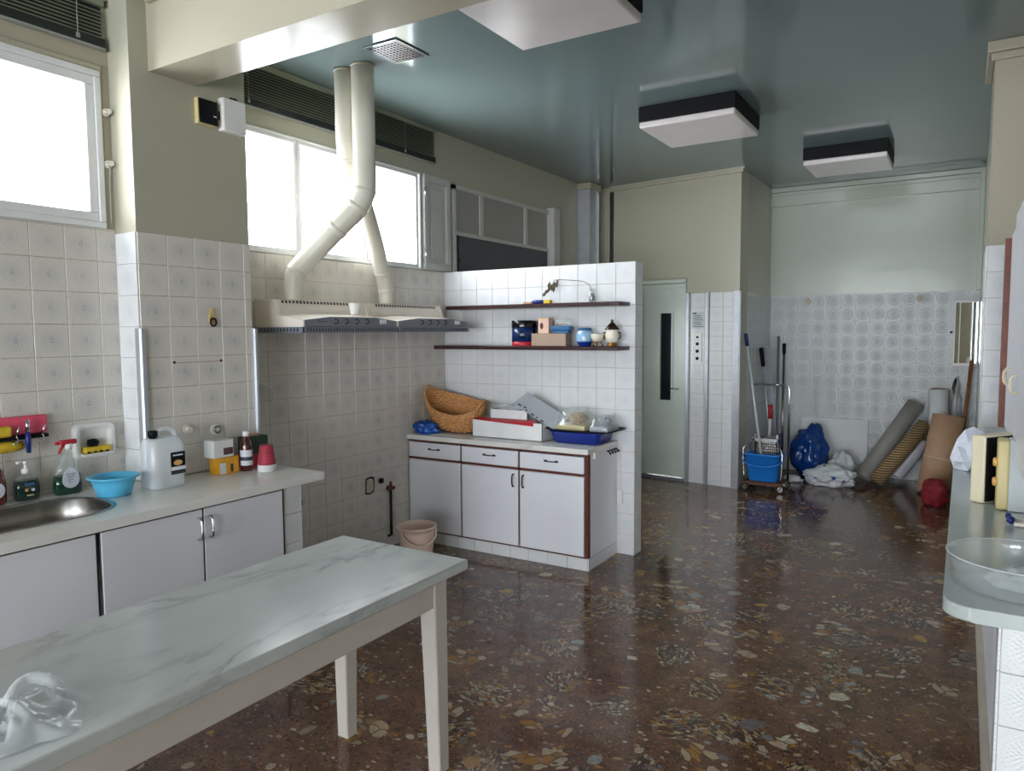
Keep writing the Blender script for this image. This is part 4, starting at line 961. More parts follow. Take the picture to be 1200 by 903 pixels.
B('back_box', 'yellow_trim', t, XP, XP+.028, 2.364, 2.474, 2.655, 2.782, bev=.002); B('face', 'black_gloss', t, XP+.028, XP+.034, 2.368, 2.474, 2.659, 2.779, bev=.002); B('rocker', 'white', t, XP+.034, XP+.036, 2.45, 2.466, 2.70, 2.706)
t = thing('junction_box', 'white plastic junction box next to the black switch plate', 'box', (XP, 2.57, 2.64))
m = MB(); m.box(XP, XP+.04, 2.500, 2.640, 2.645, 2.815, bev=.006); m.build('box_body', 'white', t); B('lid', 'white', t, XP+.04, XP+.048, 2.502, 2.638, 2.647, 2.813, bev=.004); B('side_slot', 'black', t, XP+.008, XP+.018, 2.498, 2.501, 2.70, 2.745)
m = MB(); m.tube([(XP+.02, 2.56, 2.815), (XP+.02, 2.565, 2.825), (XP+.02, 2.60, 2.828), (XP+.02, 2.61, 2.815)], .006, 6); m.build('cable_stub', 'iron', t)
for z, kind, lab in ((2.645, 'round white window bracket with a brass screw beside the window', 'bracket'), (2.405, 'white window stay fitting with a hanging cord beside the window', 'window fitting')):
    t = thing('window_fitting', kind, lab, (XW, 2.005, z))
    m = MB(); m.tube([(XW, 2.005, z), (XW+.012, 2.005, z)], .018, 16); m.tube([(XW+.012, 2.005, z), (XW+.04, 2.003, z)], [.010, .013], 12); m.build('knob', 'white', t)
    m = MB(); m.tube([(XW+.03, 2.0, z-.012), (XW+.034, 1.992, z+.004)], .007, 8); m.build('screw', 'brass', t)
    if z < 2.5: m = MB(); m.tube(smooth_path([(XW+.03, 2.0, z), (XW+.03, 1.998, z-.12), (XW+.028, 1.998, z-.28)], 4), .003, 6); m.build('cord', 'rail_grey', t)
m = MB(); m.tube(smooth_path([(XR+.008, 2.90, 1.34), (XR+.02, 2.93, 1.30), (XR+.03, 2.99, 1.27), (XR+.03, 3.02, 1.22), (XR+.03, 3.0, 1.18), (XR+.025, 2.96, 1.17), (XR+.012, 2.93, 1.19)], 5), .004, 8); place(m.build('cable', 'white', None), 'short white cable loop hanging from the tiled wall under the hood', 'cable')
# ---- recess wall fittings
xr = XR+.0068
m = MB(); m.prism([(3.822, .445), (3.87, .435), (3.915, .45), (3.922, .50), (3.918, .555), (3.88, .565), (3.83, .558), (3.825, .50)], xr-.001, xr+.0012, 'x'); m.build('wall_hole', 'black', wr)
m = MB(); m.prism([(3.834, .456), (3.87, .447), (3.906, .46), (3.910, .50), (3.904, .542), (3.878, .552), (3.842, .548), (3.836, .50)], xr, xr+.002, 'x'); m.build('plaster_patch', 'beige_strip', wr)
m = MB(); m.box(xr, xr+.02, 3.968, 4.0, .50, .535, bev=.003); place(m.build('socket_cap', 'black', None), 'small black cap on the tiles beside the gas pipe', 'cap')
m = MB(); m.box(xr, xr+.016, 3.20, 3.228, .49, .525, bev=.003); place(m.build('socket_cap', 'black', None), 'small black cap on the tiles under the hood beside the pier', 'cap')
t = thing('wall_socket', 'white wall socket with a thin cable on the partition beside the drawer cabinet', 'socket', (-2.05, 4.79, .37))
B('socket_box', 'white', t, -2.072, -2.034, 4.765, 4.790, .37, .47, bev=.004); m = MB(); m.tube([(-2.05, 4.785, .47), (-2.05, 4.785, .62), (-2.052, 4.785, .80)], .003, 6); m.build('cable', 'white', t)
t = thing('gas_pipe', 'black gas pipe with a rusty stop tap on the tiled wall by the bucket', 'pipe', (xr+.02, 4.06, .09))
m = MB(); m.tube([(xr+.028, 4.062, .45), (xr+.028, 4.062, .10), (xr+.006, 4.05, .09)], .011, 10); m.build('pipe', 'iron', t)
m = MB(); m.tube([(xr, 4.062, .448), (xr+.03, 4.062, .448)], .02, 10); m.tube([(xr+.03, 4.035, .44), (xr+.03, 4.10, .448)], .013, 10); m.tube([(xr+.03, 4.062, .45), (xr+.03, 4.062, .50)], [.016, .008], 10); m.build('stop_tap', 'rust', t)
# ---- bucket
t = thing('bucket', 'pale peach plastic bucket on the floor by the drawer cabinet', 'bucket', (-3.155, 3.84, 0))
m = MB(); m.lathe([(.098, 0), (.102, .006), (.125, .235), (.128, .262), (.139, .264), (.141, .276), (.136, .282), (.127, .276), (.121, .23), (.098, .02)], (-3.155, 3.84, .001), 40); m.build('pail', 'peach', t)
m = MB(); m.tube(smooth_path([(-3.155+.135*math.cos(a), 3.84+.135*math.sin(a), .262) if k in (0, 8) else (-3.155+.15*math.cos(a), 3.84+.15*math.sin(a), .255-.085*math.sin(PI*k/8)) for k, a in [(k, -1.75+k*2.2/8) for k in range(9)]], 3), .006, 8); m.build('handle', 'peach', t)

# ---- on the drawer cabinet
ZK = .824
m = MB(); m.blob((-3.50, 4.40, ZK+.04), (.095, .055, .055), 4, .55, 2.6, 2, flat=ZK, sharp=False); place(m.build('plastic_bag', 'bag_shop', None), 'crumpled royal blue plastic bag beside the wicker basket', 'bag')
m = MB(); m.quadmesh([(-3.42, 4.34, ZK+.001), (-3.14, 4.36, ZK+.001), (-3.12, 4.47, ZK+.001), (-3.40, 4.46, ZK+.001), (-3.42, 4.34, ZK+.004), (-3.14, 4.36, ZK+.004), (-3.12, 4.47, ZK+.004), (-3.40, 4.46, ZK+.004)], [(3, 2, 1, 0), (4, 5, 6, 7), (0, 1, 5, 4), (1, 2, 6, 5), (2, 3, 7, 6), (3, 0, 4, 7)]); place(m.build('paper_sheets', 'paper', None), 'white paper sheets under the wicker basket', 'paper')
# wicker basket
bs = thing('wicker_basket', 'oval wicker basket tipped on the drawer cabinet', 'basket', (-3.345, 4.575, ZK+.128), rot=(math.radians(20), math.radians(11), math.radians(4)))
L_, W_ = .250, .160
def bpt(a, h, off=0.0):
    e = abs(math.cos(a))**3; top = .150+.070*e
    k = .72+.28*(h**.7); return Vector((math.cos(a)*(L_*k+off), math.sin(a)*(W_*k+off), -.07+h*top))
m = MB(); N = 72; H = 9; vs = []; fs = []
for j in range(H+1):
    for i in range(N): vs.append(bpt(2*PI*i/N, j/H))
for j in range(H):
    for i in range(N): fs.append((j*N+i, j*N+(i+1) % N, (j+1)*N+(i+1) % N, (j+1)*N+i))
fs.append(tuple(reversed(range(N)))); m.quadmesh(vs, fs, True); m.build('wall_lining', 'wicker', bs, local=True)
m = MB()
for j in range(10):
    h = .04+.92*j/9
    m.tube([bpt(2*PI*i/96, h, .004*math.cos(PI*i/1.0+PI*j) if False else (.003+.006*math.cos(2*PI*i/96*24+PI*(j % 2)))) for i in range(96)], .0095, 6, closed=True)
m.build('weave', 'wicker', bs, local=True)['kind'] = 'stuff'
m = MB()
for k in range(36): a = 2*PI*k/36; m.tube([bpt(a, h, .008) for h in (0, .25, .5, .75, 1.0)], .0065, 6)
m.build('stakes', 'wicker', bs, local=True)['kind'] = 'stuff'
m = MB()
for ph in (0, PI): m.tube([bpt(2*PI*i/120, 1.0, .006*math.cos(2*PI*i/120*30+ph))+Vector((0, 0, .005+.006*math.sin(2*PI*i/120*30+ph))) for i in range(120)], .007, 6, closed=True)
m.build('rim', 'wicker', bs, local=True)
for sgn in (-1, 1):
    m = MB(); m.tube(smooth_path([bpt((0 if sgn > 0 else PI)+d, 1.0)+Vector((sgn*.01, 0, z)) for d, z in ((-.5, 0), (-.3, .03), (0, .042), (.3, .03), (.5, 0))], 5), .009, 8); m.build('handle', 'wicker', bs, local=True)
# white box with red band
t = thing('storage_box', 'long white cardboard box with a red top edge on the drawer cabinet', 'box', (-2.82, 4.60, ZK))
x0, x1, y0, y1 = -3.095, -2.50, 4.44, 4.70
m = MB(); m.box(x0, x1, y0, y0+.004, ZK, ZK+.128); m.box(x0, x1, y1-.004, y1, ZK, ZK+.128); m.box(x0, x0+.004, y0, y1, ZK, ZK+.128); m.box(x1-.004, x1, y0, y1, ZK, ZK+.128); m.box(x0, x1, y0, y1, ZK, ZK+.004); m.build('box_body', 'paper', t)
m = MB(); m.quadmesh([(x0, y0-.001, ZK+.128), (x1-.07, y0-.001, ZK+.128), (x1-.07, y0-.001, ZK+.104), (x0, y0-.001, ZK+.128), (x0+.012, y0+.045, ZK+.142), (x1-.07, y0+.045, ZK+.142)], [(0, 1, 5, 4), (0, 1, 2)]); m.build('red_flap', 'red', t)
m = MB(); m.box(-2.97, -2.66, 4.50, 4.505, ZK+.10, ZK+.205); m.box(-2.97, -2.66, 4.66, 4.664, ZK+.10, ZK+.21); m.box(-2.972, -2.968, 4.50, 4.664, ZK+.10, ZK+.207); m.build('inner_box', 'paper', t)
m = MB(); m.blob((-2.80, 4.58, ZK+.20), (.12, .06, .04), 3, .5, 3, 8, sharp=True); place(m.build('packing_paper', 'card_grey', None), 'crumpled grey packing paper poking out of the white box', 'paper')
fm = Matrix.Translation((-2.58, 4.56, ZK+.205)) @ Matrix.Rotation(math.radians(27), 4, 'Y') @ Matrix.Rotation(math.radians(28), 4, 'X')
t = thing('box_lid', 'pale grey cardboard lid with dark printed marks leaning on the white box', 'lid', (-2.58, 4.56, ZK+.1))
m = MB(); m.box(-.19, .19, -.085, .085, -.002, .002, mat=fm); m.build('board', 'card_grey', t)
for k, (a, b, w) in enumerate(((-.16, -.06, .03), (-.11, -.055, .02), (-.08, -.07, .012), (-.03, -.072, .03), (.02, -.074, .012), (.06, -.074, .025))): m = MB(); m.box(a, a+w, b-.008, b+.006, .002, .003, mat=fm); m.build('print_mark', 'ink', t)
# blue tray, black tray, food packs
m = MB(); m.loft([(-2.265, 4.60, ZK+z, a, b) for z, a, b in ((0, .165, .12), (.006, .175, .13), (.07, .195, .15), (.078, .205, .158), (.083, .203, .156), (.078, .19, .145), (.012, .165, .12))], 48, 6); place(m.build('plastic_tray', 'deep_blue', None), 'deep blue plastic tub under the black tray on the drawer cabinet', 'tub')
t = thing('serving_tray', 'flat black tray lying across the blue tub', 'tray', (-2.24, 4.60, ZK+.084))
m = MB(); m.loft([(-2.24, 4.60, ZK+z, a, b) for z, a, b in ((.0835, .22, .15), (.086, .235, .165), (.097, .265, .18), (.099, .262, .178), (.09, .232, .162))], 48, 5); m.build('tray_body', 'black', t)
for k, (x, dx, z, lab) in enumerate(((-2.30, .13, 0, 'clear plastic food pack with a cream insert on the black tray'), (-2.085, .08, 0, 'clear plastic food pack with grey wrapping beside the cream one on the black tray'))):
    t = thing('food_pack', lab, 'package', (x, 4.58, ZK+.0915))
    z0 = ZK+.0915; yy = 4.575
    m = MB(); m.box(x-dx*.85, x+dx*.85, yy-.095, yy+.09, z0, z0+.035, bev=.004); m.build('insert', 'yellow_trim' if k == 0 else 'card_grey', t)
    m = MB(); m.loft([(x, yy, z0+z, a, b) for z, a, b in ((0, dx, .105), (.03, dx, .105), (.035, dx*.96, .10), (.10-.02*k, dx*.8, .085), (.15-.045*k, dx*.55, .06))], 36, 5); m.build('clear_lid', 'clear', t)
    m = MB(); m.blob((x+.01, yy+.01, z0+.075), (dx*.55, .055, .035-.01*k), 3, .5, 3, 11+k, sharp=True); m.build('contents', 'tan' if k == 0 else 'card_grey', t)

# ---- on the shelves
Z1 = 1.4945; Z2 = 1.8005
t = thing('tin', 'large blue printed tin with a black lid on the lower shelf', 'tin', (-2.785, 4.675, Z1))
m = MB(); m.lathe([(.088, 0), (.09, .003), (.09, .03)], (-2.785, 4.675, Z1), 36); m.build('base_band', 'red', t)
m = MB(); m.lathe([(.0895, .03), (.0895, .135)], (-2.785, 4.675, Z1), 36); m.build('tin_wall', 'tin_print', t)
m = MB(); m.lathe([(.091, .135), (.0915, .137), (.0915, .182), (.088, .186), (.04, .186)], (-2.785, 4.675, Z1), 36); m.build('lid', 'black_gloss', t)
t = thing('canister', 'slim black canister between the blue tin and the woven box', 'canister', (-2.655, 4.738, Z1))
m = MB(); m.lathe([(.042, 0), (.043, .16)], (-2.655, 4.738, Z1)); m.build('canister_wall', 'black_gloss', t); m = MB(); m.lathe([(.044, .16), (.044, .188), (.041, .19)], (-2.655, 4.738, Z1)); m.build('lid', 'black', t)
m = MB(); x0, x1 = -2.685, -2.402; y0, y1 = 4.612, 4.692
m.box(x0, x1, y0, y1, Z1, Z1+.09, bev=.004); place(m.build('woven_box', 'weave', None), 'beige woven paper box on the lower shelf', 'box')
t = thing('carton', 'small pink carton with an orange oval standing on the woven box', 'box', (-2.58, 4.65, Z1+.091))
B('box_body', 'pink_card', t, -2.632, -2.545, 4.62, 4.685, Z1+.091, Z1+.20, bev=.002); m = MB(); m.prism([(-2.602+.013*math.cos(a), Z1+.145+.024*math.sin(a)) for a in [k*2*PI/18 for k in range(18)]], 4.6185, 4.6202, 'y'); m.build('print_oval', 'rust', t); B('top_band', 'orange', t, -2.632, -2.545, 4.6195, 4.6855, Z1+.195, Z1+.2005)
t = thing('food_container', 'clear food container with a blue lid lying on the woven box', 'container', (-2.45, 4.65, Z1+.091))
B('lid', 'teal_blue', t, -2.53, -2.375, 4.615, 4.69, Z1+.112, Z1+.142, bev=.006); B('base_tray', 'teal_blue', t, -2.515, -2.39, 4.62, 4.688, Z1+.091, Z1+.112, bev=.004)
m = MB(); m.loft([(-2.44, 4.652, Z1+z, a, b) for z, a, b in ((.142, .065, .034), (.18, .06, .032), (.195, .05, .026))], 28, 4); m.build('clear_tub', 'clear', t)
t = thing('ginger_jar', 'round blue and white glazed jar on the lower shelf', 'jar', (-2.283, 4.67, Z1))
m = MB(); m.lathe([(.036, 0), (.04, .004), (.054, .03), (.060, .065), (.056, .095), (.045, .112)], (-2.283, 4.67, Z1), 30); m.build('jar_body', 'blue_jar', t)
m = MB(); m.lathe([(.0465, .11), (.05, .118), (.05, .126), (.04, .13)], (-2.283, 4.67, Z1), 30); m.build('rim', 'teal_blue', t)
m = MB(); m.lathe([(.0372, .0), (.0412, .004), (.0545, .028), (.0548, .032)], (-2.283, 4.67, Z1), 30, cap1=False); m.build('base_band', 'deep_blue', t)
t = thing('footed_bowl', 'small cream bowl on gold feet on the lower shelf', 'bowl', (-2.176, 4.655, Z1))
m = MB(); m.lathe([(.018, .03), (.03, .034), (.043, .055), (.046, .08), (.0455, .086), (.041, .084), (.035, .05), (.01, .036)], (-2.176, 4.655, Z1), 28); m.build('bowl', 'ceramic', t)
for k in range(3):
    a = -PI/2+k*2*PI/3; m = MB(); m.tube([(-2.176+.018*math.cos(a), 4.655+.018*math.sin(a), Z1+.034), (-2.176+.03*math.cos(a), 4.655+.03*math.sin(a), Z1+.015), (-2.176+.036*math.cos(a), 4.655+.036*math.sin(a), Z1)], [.009, .006, .008], 8); m.build('foot', 'gold', t)
t = thing('sugar_jar', 'cream ceramic jar with a pointed dark lid at the end of the lower shelf', 'jar', (-2.080, 4.69, Z1))
m = MB(); m.lathe([(.03, .022), (.042, .03), (.05, .06), (.047, .085), (.042, .105), (.045, .115), (.04, .116)], (-2.080, 4.69, Z1), 28); m.build('jar_body', 'ceramic', t)
m = MB(); m.lathe([(.05, .114), (.051, .119), (.034, .14), (.018, .158), (.010, .164), (.012, .172), (.008, .182), (.002, .186)], (-2.080, 4.69, Z1), 28); m.build('lid', 'brown_glaze', t)
m = MB(); m.lathe([(.036, 0), (.038, .006), (.026, .014), (.034, .026)], (-2.080, 4.69, Z1), 28); m.build('foot', 'gold', t)
for sgn in (-1, 1): m = MB(); m.tube(smooth_path([(-2.08+sgn*.046, 4.69, Z1+.095), (-2.08+sgn*.062, 4.69, Z1+.09), (-2.08+sgn*.06, 4.69, Z1+.06), (-2.08+sgn*.048, 4.69, Z1+.05)], 4), .005, 8); m.build('handle', 'brown_glaze', t)
t = thing('bud_vase', 'small glass vase with a drooping dried twig on the upper shelf', 'vase', (-2.235, 4.69, Z2))
m = MB(); m.lathe([(.026, 0), (.028, .004), (.028, .05), (.022, .07), (.024, .098), (.021, .098), (.019, .07), (.024, .048), (.023, .008)], (-2.235, 4.69, Z2), 24); m.build('vase_glass', 'clear', t)
m = MB(); m.blob((-2.235, 4.69, Z2+.036), (.019, .019, .028), 3, .5, 4, 5); m.build('pebbles', 'rust', t)
m = MB(); m.tube(smooth_path([(-2.235, 4.69, Z2+.02), (-2.24, 4.69, Z2+.10), (-2.29, 4.685, Z2+.145), (-2.37, 4.68, Z2+.158), (-2.48, 4.675, Z2+.168), (-2.53, 4.672, Z2+.165)], 6), .0024, 6); tw = m.build('twig', 'plant', t)
for k, (x, z, dx, dz) in enumerate(((-2.53, .165, .005, -.075), (-2.515, .16, -.012, -.085), (-2.50, .165, .008, -.06), (-2.535, .145, -.03, -.07), (-2.555, .11, -.045, -.05), (-2.52, .13, .006, -.055), (-2.49, .168, .012, -.03), (-2.545, .16, -.01, -.06), (-2.508, .15, -.02, -.07), (-2.57, .08, -.03, -.03))):
    p0 = Vector((x, 4.672-.004*k, Z2+z)); p1 = p0+Vector((dx, -.012, dz)); mid = p0.lerp(p1, .5); d = (p1-p0).normalized(); w = d.cross(Vector((0, 1, 0))).normalized()*.014; q = Vector((0, .003, 0))
    m = MB(); m.quadmesh([p0, mid+w, p1, mid-w, mid+q*1.6], [(0, 1, 4), (1, 2, 4), (2, 3, 4), (3, 0, 4)]); m.build('leaf', 'plant', tw)
t = thing('toy_fish', 'flat blue and yellow ornament lying on the upper shelf', 'ornament', (-2.66, 4.66, Z2))
m = MB(); m.loft([(-2.70+z, 4.66, 0, 1, 1) for z in ()] or [(0, 0, 0, .001, .001), (0, 0, .02, .012, .02), (0, 0, .06, .014, .03), (0, 0, .11, .012, .022)], 16, 2, mat=Matrix.Translation((-2.71, 4.66, Z2+.014)) @ Matrix.Rotation(PI/2, 4, 'Y')); m.build('body', 'deep_blue', t)
B('tail', 'yellow', t, -2.60, -2.545, 4.64, 4.68, Z2, Z2+.026, bev=.005); B('head', 'kraft', t, -2.775, -2.70, 4.645, 4.675, Z2, Z2+.016, bev=.005)

# ---- lift call panel
t = thing('call_panel', 'white lift call panel with four dark buttons', 'panel', tuple(EM @ Vector((1.28, -.01, 1.26))))
m = MB(); m.box(1.232, 1.328, -.016, -.006, 1.262, 1.575, bev=.003, mat=EM); m.build('plate', 'white', t)
for k, z in enumerate((1.31, 1.385, 1.46, 1.53)):
    m = MB(); m.tube([EM @ Vector((1.28, -.015, z)), EM @ Vector((1.28, -.021, z))], .017 if k < 3 else .012, 14); m.build('button', 'black', t)
t = thing('notice_sticker', 'metal notice plate with printed lines above the lift call panel', 'notice', tuple(EM @ Vector((1.28, -.01, 1.62))))
m = MB(); m.box(1.212, 1.345, -.0085, -.006, 1.62, 1.79, mat=EM); m.build('plate', 'grey_panel', t)
for k in range(6): m = MB(); m.box(1.225+.006*(k % 2), 1.335-.012*((k*7) % 3), -.0092, -.0084, 1.638+k*.022, 1.645+k*.022, mat=EM); m.build('print_line', 'ink', t)
m = MB(); m.box(1.222, 1.262, -.0094, -.0084, 1.768, 1.783, mat=EM); m.build('print_mark', 'ink', t)
# ---- aluminium column in the corner
t = thing('service_duct', 'aluminium clad service duct in the corner by the lift', 'duct', (-3.54, 7.33, 0))
B('casing', 'alu', t, -3.608, -3.468, 7.22, 7.46, 0, 3.12, bev=.003); B('edge_profile', 'alu', t, -3.476, -3.464, 7.212, 7.224, 0, 3.12); B('edge_profile', 'alu', t, -3.608, -3.594, 7.212, 7.224, 0, 3.12); B('cap', 'paint_cream', t, -3.608, -3.445, 7.195, 7.46, 3.12, 3.188, bev=.004)
m = MB(); m.box(.20, .255, -.012, -.001, 0, 3.14, bev=.003, mat=EM); place(m.build('chrome_strip', 'chrome', None), 'crinkled bright metal strip up the wall beside the service duct', 'strip')

# ================================================================== ALCOVE
t = thing('mop_cart', 'wheeled mop trolley with a blue bucket and wringer in the alcove', 'mop trolley', (-1.64, 7.52, 0))
CX, CY = -1.665, 7.52
m = MB(); n = 4
rings = []
for z, a, b in ((.095, .135, .10), (.10, .14, .105), (.355, .172, .135), (.358, .185, .148), (.37, .186, .149), (.372, .172, .135), (.11, .135, .10)): rings.append((CX, CY, z, a, b))
m.loft(rings, 32, 6); bk = m.build('bucket', 'blue', t)
m = MB(); m.tube(smooth_path([(CX-.188, CY-.02, .335), (CX-.19, CY-.13, .30), (CX-.10, CY-.165, .262), (CX, CY-.17, .255), (CX+.10, CY-.165, .262), (CX+.19, CY-.13, .30), (CX+.188, CY-.02, .335)], 5), .008, 8); m.build('bail_handle', 'blue', bk)
m = MB(); m.box(CX-.17, CX+.19, CY-.14, CY+.14, .075, .095, bev=.004); m.box(CX-.19, CX+.21, CY-.16, CY-.14, .066, .09); m.build('base_frame', 'rust', t)
for wx in (CX-.155, CX+.185):
    for wy in (CY-.15, CY+.13):
        m = MB(); c = Vector((wx, wy, .04)); m.pipe((wx, wy-.012, .04), (wx, wy+.012, .04), .039, .012, 20); w_ = m.build('wheel', 'black', t)
        m = MB(); m.tube([(wx, wy-.014, .04), (wx, wy+.014, .04)], .0275, 16); m.build('hub', 'steel', w_)
        m = MB(); m.tube([(wx, wy-.02, .04), (wx, wy-.02, .075)], .006, 6); m.tube([(wx, wy+.02, .04), (wx, wy+.02, .075)], .006, 6); m.build('fork', 'steel', w_)
m = MB(); m.tube(smooth_path([(CX-.18, CY+.16, .08), (CX-.185, CY+.16, .40), (CX-.15, CY+.16, .50)], 4), .009, 8); m.build('back_stay', 'chrome', t); m = MB(); m.tube([(CX+.195, CY+.15, .08), (CX+.195, CY+.15, 1.0), (CX+.185, CY+.15, 1.035), (CX+.15, CY+.15, 1.045), (CX-.16, CY+.15, 1.045)], .011, 10)
m.build('push_handle', 'chrome', t)
m = MB(); m.tube(smooth_path([(CX-.17, CY-.12, .09), (CX-.185, CY-.12, .40), (CX-.15, CY-.10, .44)], 4), .007, 8); m.build('side_hoop', 'chrome', t); m = MB(); m.tube(smooth_path([(CX+.18, CY-.12, .09), (CX+.19, CY-.12, .38), (CX+.14, CY-.10, .44)], 4), .007, 8); m.build('side_hoop', 'chrome', t)
m = MB(); m.box(CX-.095, CX+.125, CY-.02, CY+.0, .36, .50); m.box(CX-.095, CX+.125, CY+.12, CY+.13, .36, .52); m.box(CX-.10, CX-.08, CY-.02, CY+.13, .36, .56); m.box(CX+.11, CX+.13, CY-.02, CY+.13, .36, .56); wg = m.build('wringer', 'steel', t)
m = MB()
for i in range(9):
    for j in range(4): m.box(CX-.075+i*.021, CX-.062+i*.021, CY-.0225, CY-.019, .375+j*.026, .39+j*.026)
m.build('wringer_holes', 'black', wg)['kind'] = 'stuff'
B('press_plate', 'grey_panel', wg, CX-.09, CX+.12, CY-.03, CY+.02, .485, .515, bev=.004)
def stick(name, p0, p1, r, mat, label, cat, grip=None, gripmat=None, gl=.1, end=None):
    t = thing(name, label, cat, p0, group='mops and poles in the alcove'); m = MB(); p0 = Vector(p0); p1 = Vector(p1); d = (p1-p0).normalized(); m.tube([p0, p1], r, 10); m.build('pole', mat, t)
    if grip: m = MB(); m.tube([p1-d*gl, p1, p1+d*.006], [r*1.45, r*1.6, r*1.1], 10); m.build('grip', gripmat, t)
    if end: m = MB(); m.blob(p0+Vector((0, 0, .03)), (.07, .045, .05), 3, .4, 3, 3, flat=p0.z); m.build('mop_head', end, t)
    return t
stick('mop', (-1.655, 7.47, .12), (-1.862, 7.475, 1.56), .0125, 'grey_panel', 'aluminium mop with a dark blue grip standing in the blue bucket', 'mop', True, 'navy', .12, None)
stick('pole', (-1.72, 8.22, .002), (-1.885, 8.25, 1.40), .014, 'alu', 'steel pole with a dark grip leaning in the alcove corner', 'pole', True, 'black', .20)
m = MB(); p0 = Vector((-1.70, 8.30, .0)); p1 = Vector((-1.855, 8.33, 1.42)); mm = Matrix.Translation(p0) @ (p1-p0).to_track_quat('Z', 'X').to_matrix().to_4x4(); m.box(-.032, .032, -.01, .01, .012, (p1-p0).length, bev=.003, mat=mm)
place(m.build('flat_bar', 'alu', None), 'wide flat aluminium bar leaning in the alcove corner', 'bar', 'mops and poles in the alcove')
stick('pole', (-1.74, 8.44, .002), (-1.80, 8.70, 1.53), .013, 'hood_grey', 'plain grey pole leaning in the alcove corner', 'pole')
stick('broom', (-1.68, 8.42, .002), (-1.74, 8.715, 1.44), .0125, 'steel', 'broom pole with a black grip leaning on the far wall', 'broom', True, 'black', .11)
stick('scrub_brush', (-1.765, 8.12, .03), (-1.755, 8.16, .79), .016, 'white', 'short white brush with a red handle behind the mop trolley', 'brush', True, 'red', .15, 'grey_panel')
# bags and board
t = MB(); bmx = Matrix.Translation((-1.19, 8.66, 0)) @ Matrix.Rotation(math.radians(-5), 4, 'X'); t.box(-.34, .34, -.008, .008, .002, .62, bev=.002, mat=bmx); place(t.build('panel_board', 'paper', None), 'white board leaning against the far tiled wall', 'board')
m = MB(); m.blob((-1.38, 8.38, .27), (.185, .18, .29), 5, .28, 1.6, 4, flat=.002); place(m.build('rubbish_bag', 'bag_blue', None), 'full blue bin bag in front of the leaning white board', 'bag')
m = MB(); m.blob((-1.13, 8.02, .09), (.24, .15, .115), 5, .30, 2.0, 6, flat=.002); place(m.build('carrier_bag', 'carrier', None), 'white printed carrier bag slumped on the floor in front of the blue bin bag', 'bag')
m = MB(); m.blob((-1.06, 8.36, .13), (.13, .10, .17), 4, .35, 2.0, 9, flat=.002); place(m.build('carrier_bag', 'bag_white', None), 'plain pale carrier bag in front of the leaning white board', 'bag')
m = MB(); m.blob((-1.49, 8.05, .03), (.09, .07, .04), 3, .4, 2.4, 12, flat=.002); place(m.build('crumpled_film', 'bag_white', None), 'small crumpled piece of white plastic beside the mop trolley', 'plastic')
# rolls
def roll(name, p0, p1, r, mat, label, core=True, th=.02, extra=None):
    t = thing(name, label, 'roll', p0, group='rolls stored in the alcove'); m = MB(); m.pipe(p0, p1, r, th, 32)
    for f in m.bm.faces: f.smooth = len(f.verts) == 4
    m.build('sheet', mat, t); d = (Vector(p1)-Vector(p0)).normalized()
    if core: m = MB(); m.pipe(Vector(p0)+d*.01, Vector(p1)-d*.01, r-th-.004, .012, 24); m.build('inner_wrap', 'gap', t)
    return t
roll('vinyl_roll', (-.845, 8.28, .07), (-.40, 8.575, .83), .082, 'grey_carpet', 'grey vinyl roll leaning across the alcove')
roll('carpet_roll', (-.715, 8.15, .06), (-.30, 8.40, .645), .072, 'ribbed', 'ribbed tan mat roll leaning beside the grey vinyl roll')
t = thing('foam_sheet', 'white foam sheeting bundle leaning between the tan roll and the cardboard tube', 'sheeting', (-.50, 8.35, .0), group='rolls stored in the alcove')
m = MB(); m.tube(smooth_path([(-.56, 8.43, .085), (-.48, 8.46, .21), (-.40, 8.49, .34), (-.345, 8.52, .47)], 5), [.070]+[.078]*14+[.072], 16); m.build('bundle', 'bag_white', t)
t = roll('paper_roll', (-.185, 8.60, .002), (-.205, 8.63, .985), .092, 'paper', 'upright white paper roll with a brown core behind the cardboard tube')
m = MB(); m.tube([(-.205, 8.63, .96), (-.205, 8.63, .992)], .07, 20); m.build('core_end', 'wood', t)
t = roll('cardboard_tube', (-.215, 8.12, .002), (-.10, 8.24, .755), .14, 'kraft', 'fat brown cardboard tube standing in the alcove', True, .012)
m = MB(); m.tube([Vector((-.215, 8.12, .002)).lerp(Vector((-.10, 8.24, .755)), .45)+Vector((.1425*math.cos(a)*.99, .1425*math.sin(a)*.97, -.022*math.cos(a)-.022*math.sin(a))) for a in [k*2*PI/40 for k in range(40)]], .0025, 6, closed=True); m.build('string', 'paper', t)
m = MB(); m.tube([(-.02, 8.45, .002), (.075, 8.60, 1.28)], .024, 4); place(m.build('timber_batten', 'wood', None), 'brown timber batten leaning in the corner of the alcove', 'timber')
m = MB(); m.blob((-.05, 8.66, .62), (.05, .05, .44), 4, .3, 2.4, 15); m.box(-.085, -.01, 8.63, 8.70, .001, .4); place(m.build('wrapped_bundle', 'film', None), 'bundle wrapped in clear film behind the cardboard tube', 'bundle')
m = MB(); m.blob((-.06, 8.66, .70), (.035, .03, .36), 3, .4, 3, 22); place(m.build('dried_stems', 'plant', None), 'olive dried stems inside the clear film bundle', 'stems')
m = MB(); m.blob((-.175, 7.60, .10), (.115, .13, .14), 4, .28, 1.6, 17, flat=.002); place(m.build('red_cloth_bag', 'dark_red', None), 'dark red cloth bag on the floor in front of the cardboard tube', 'bag')
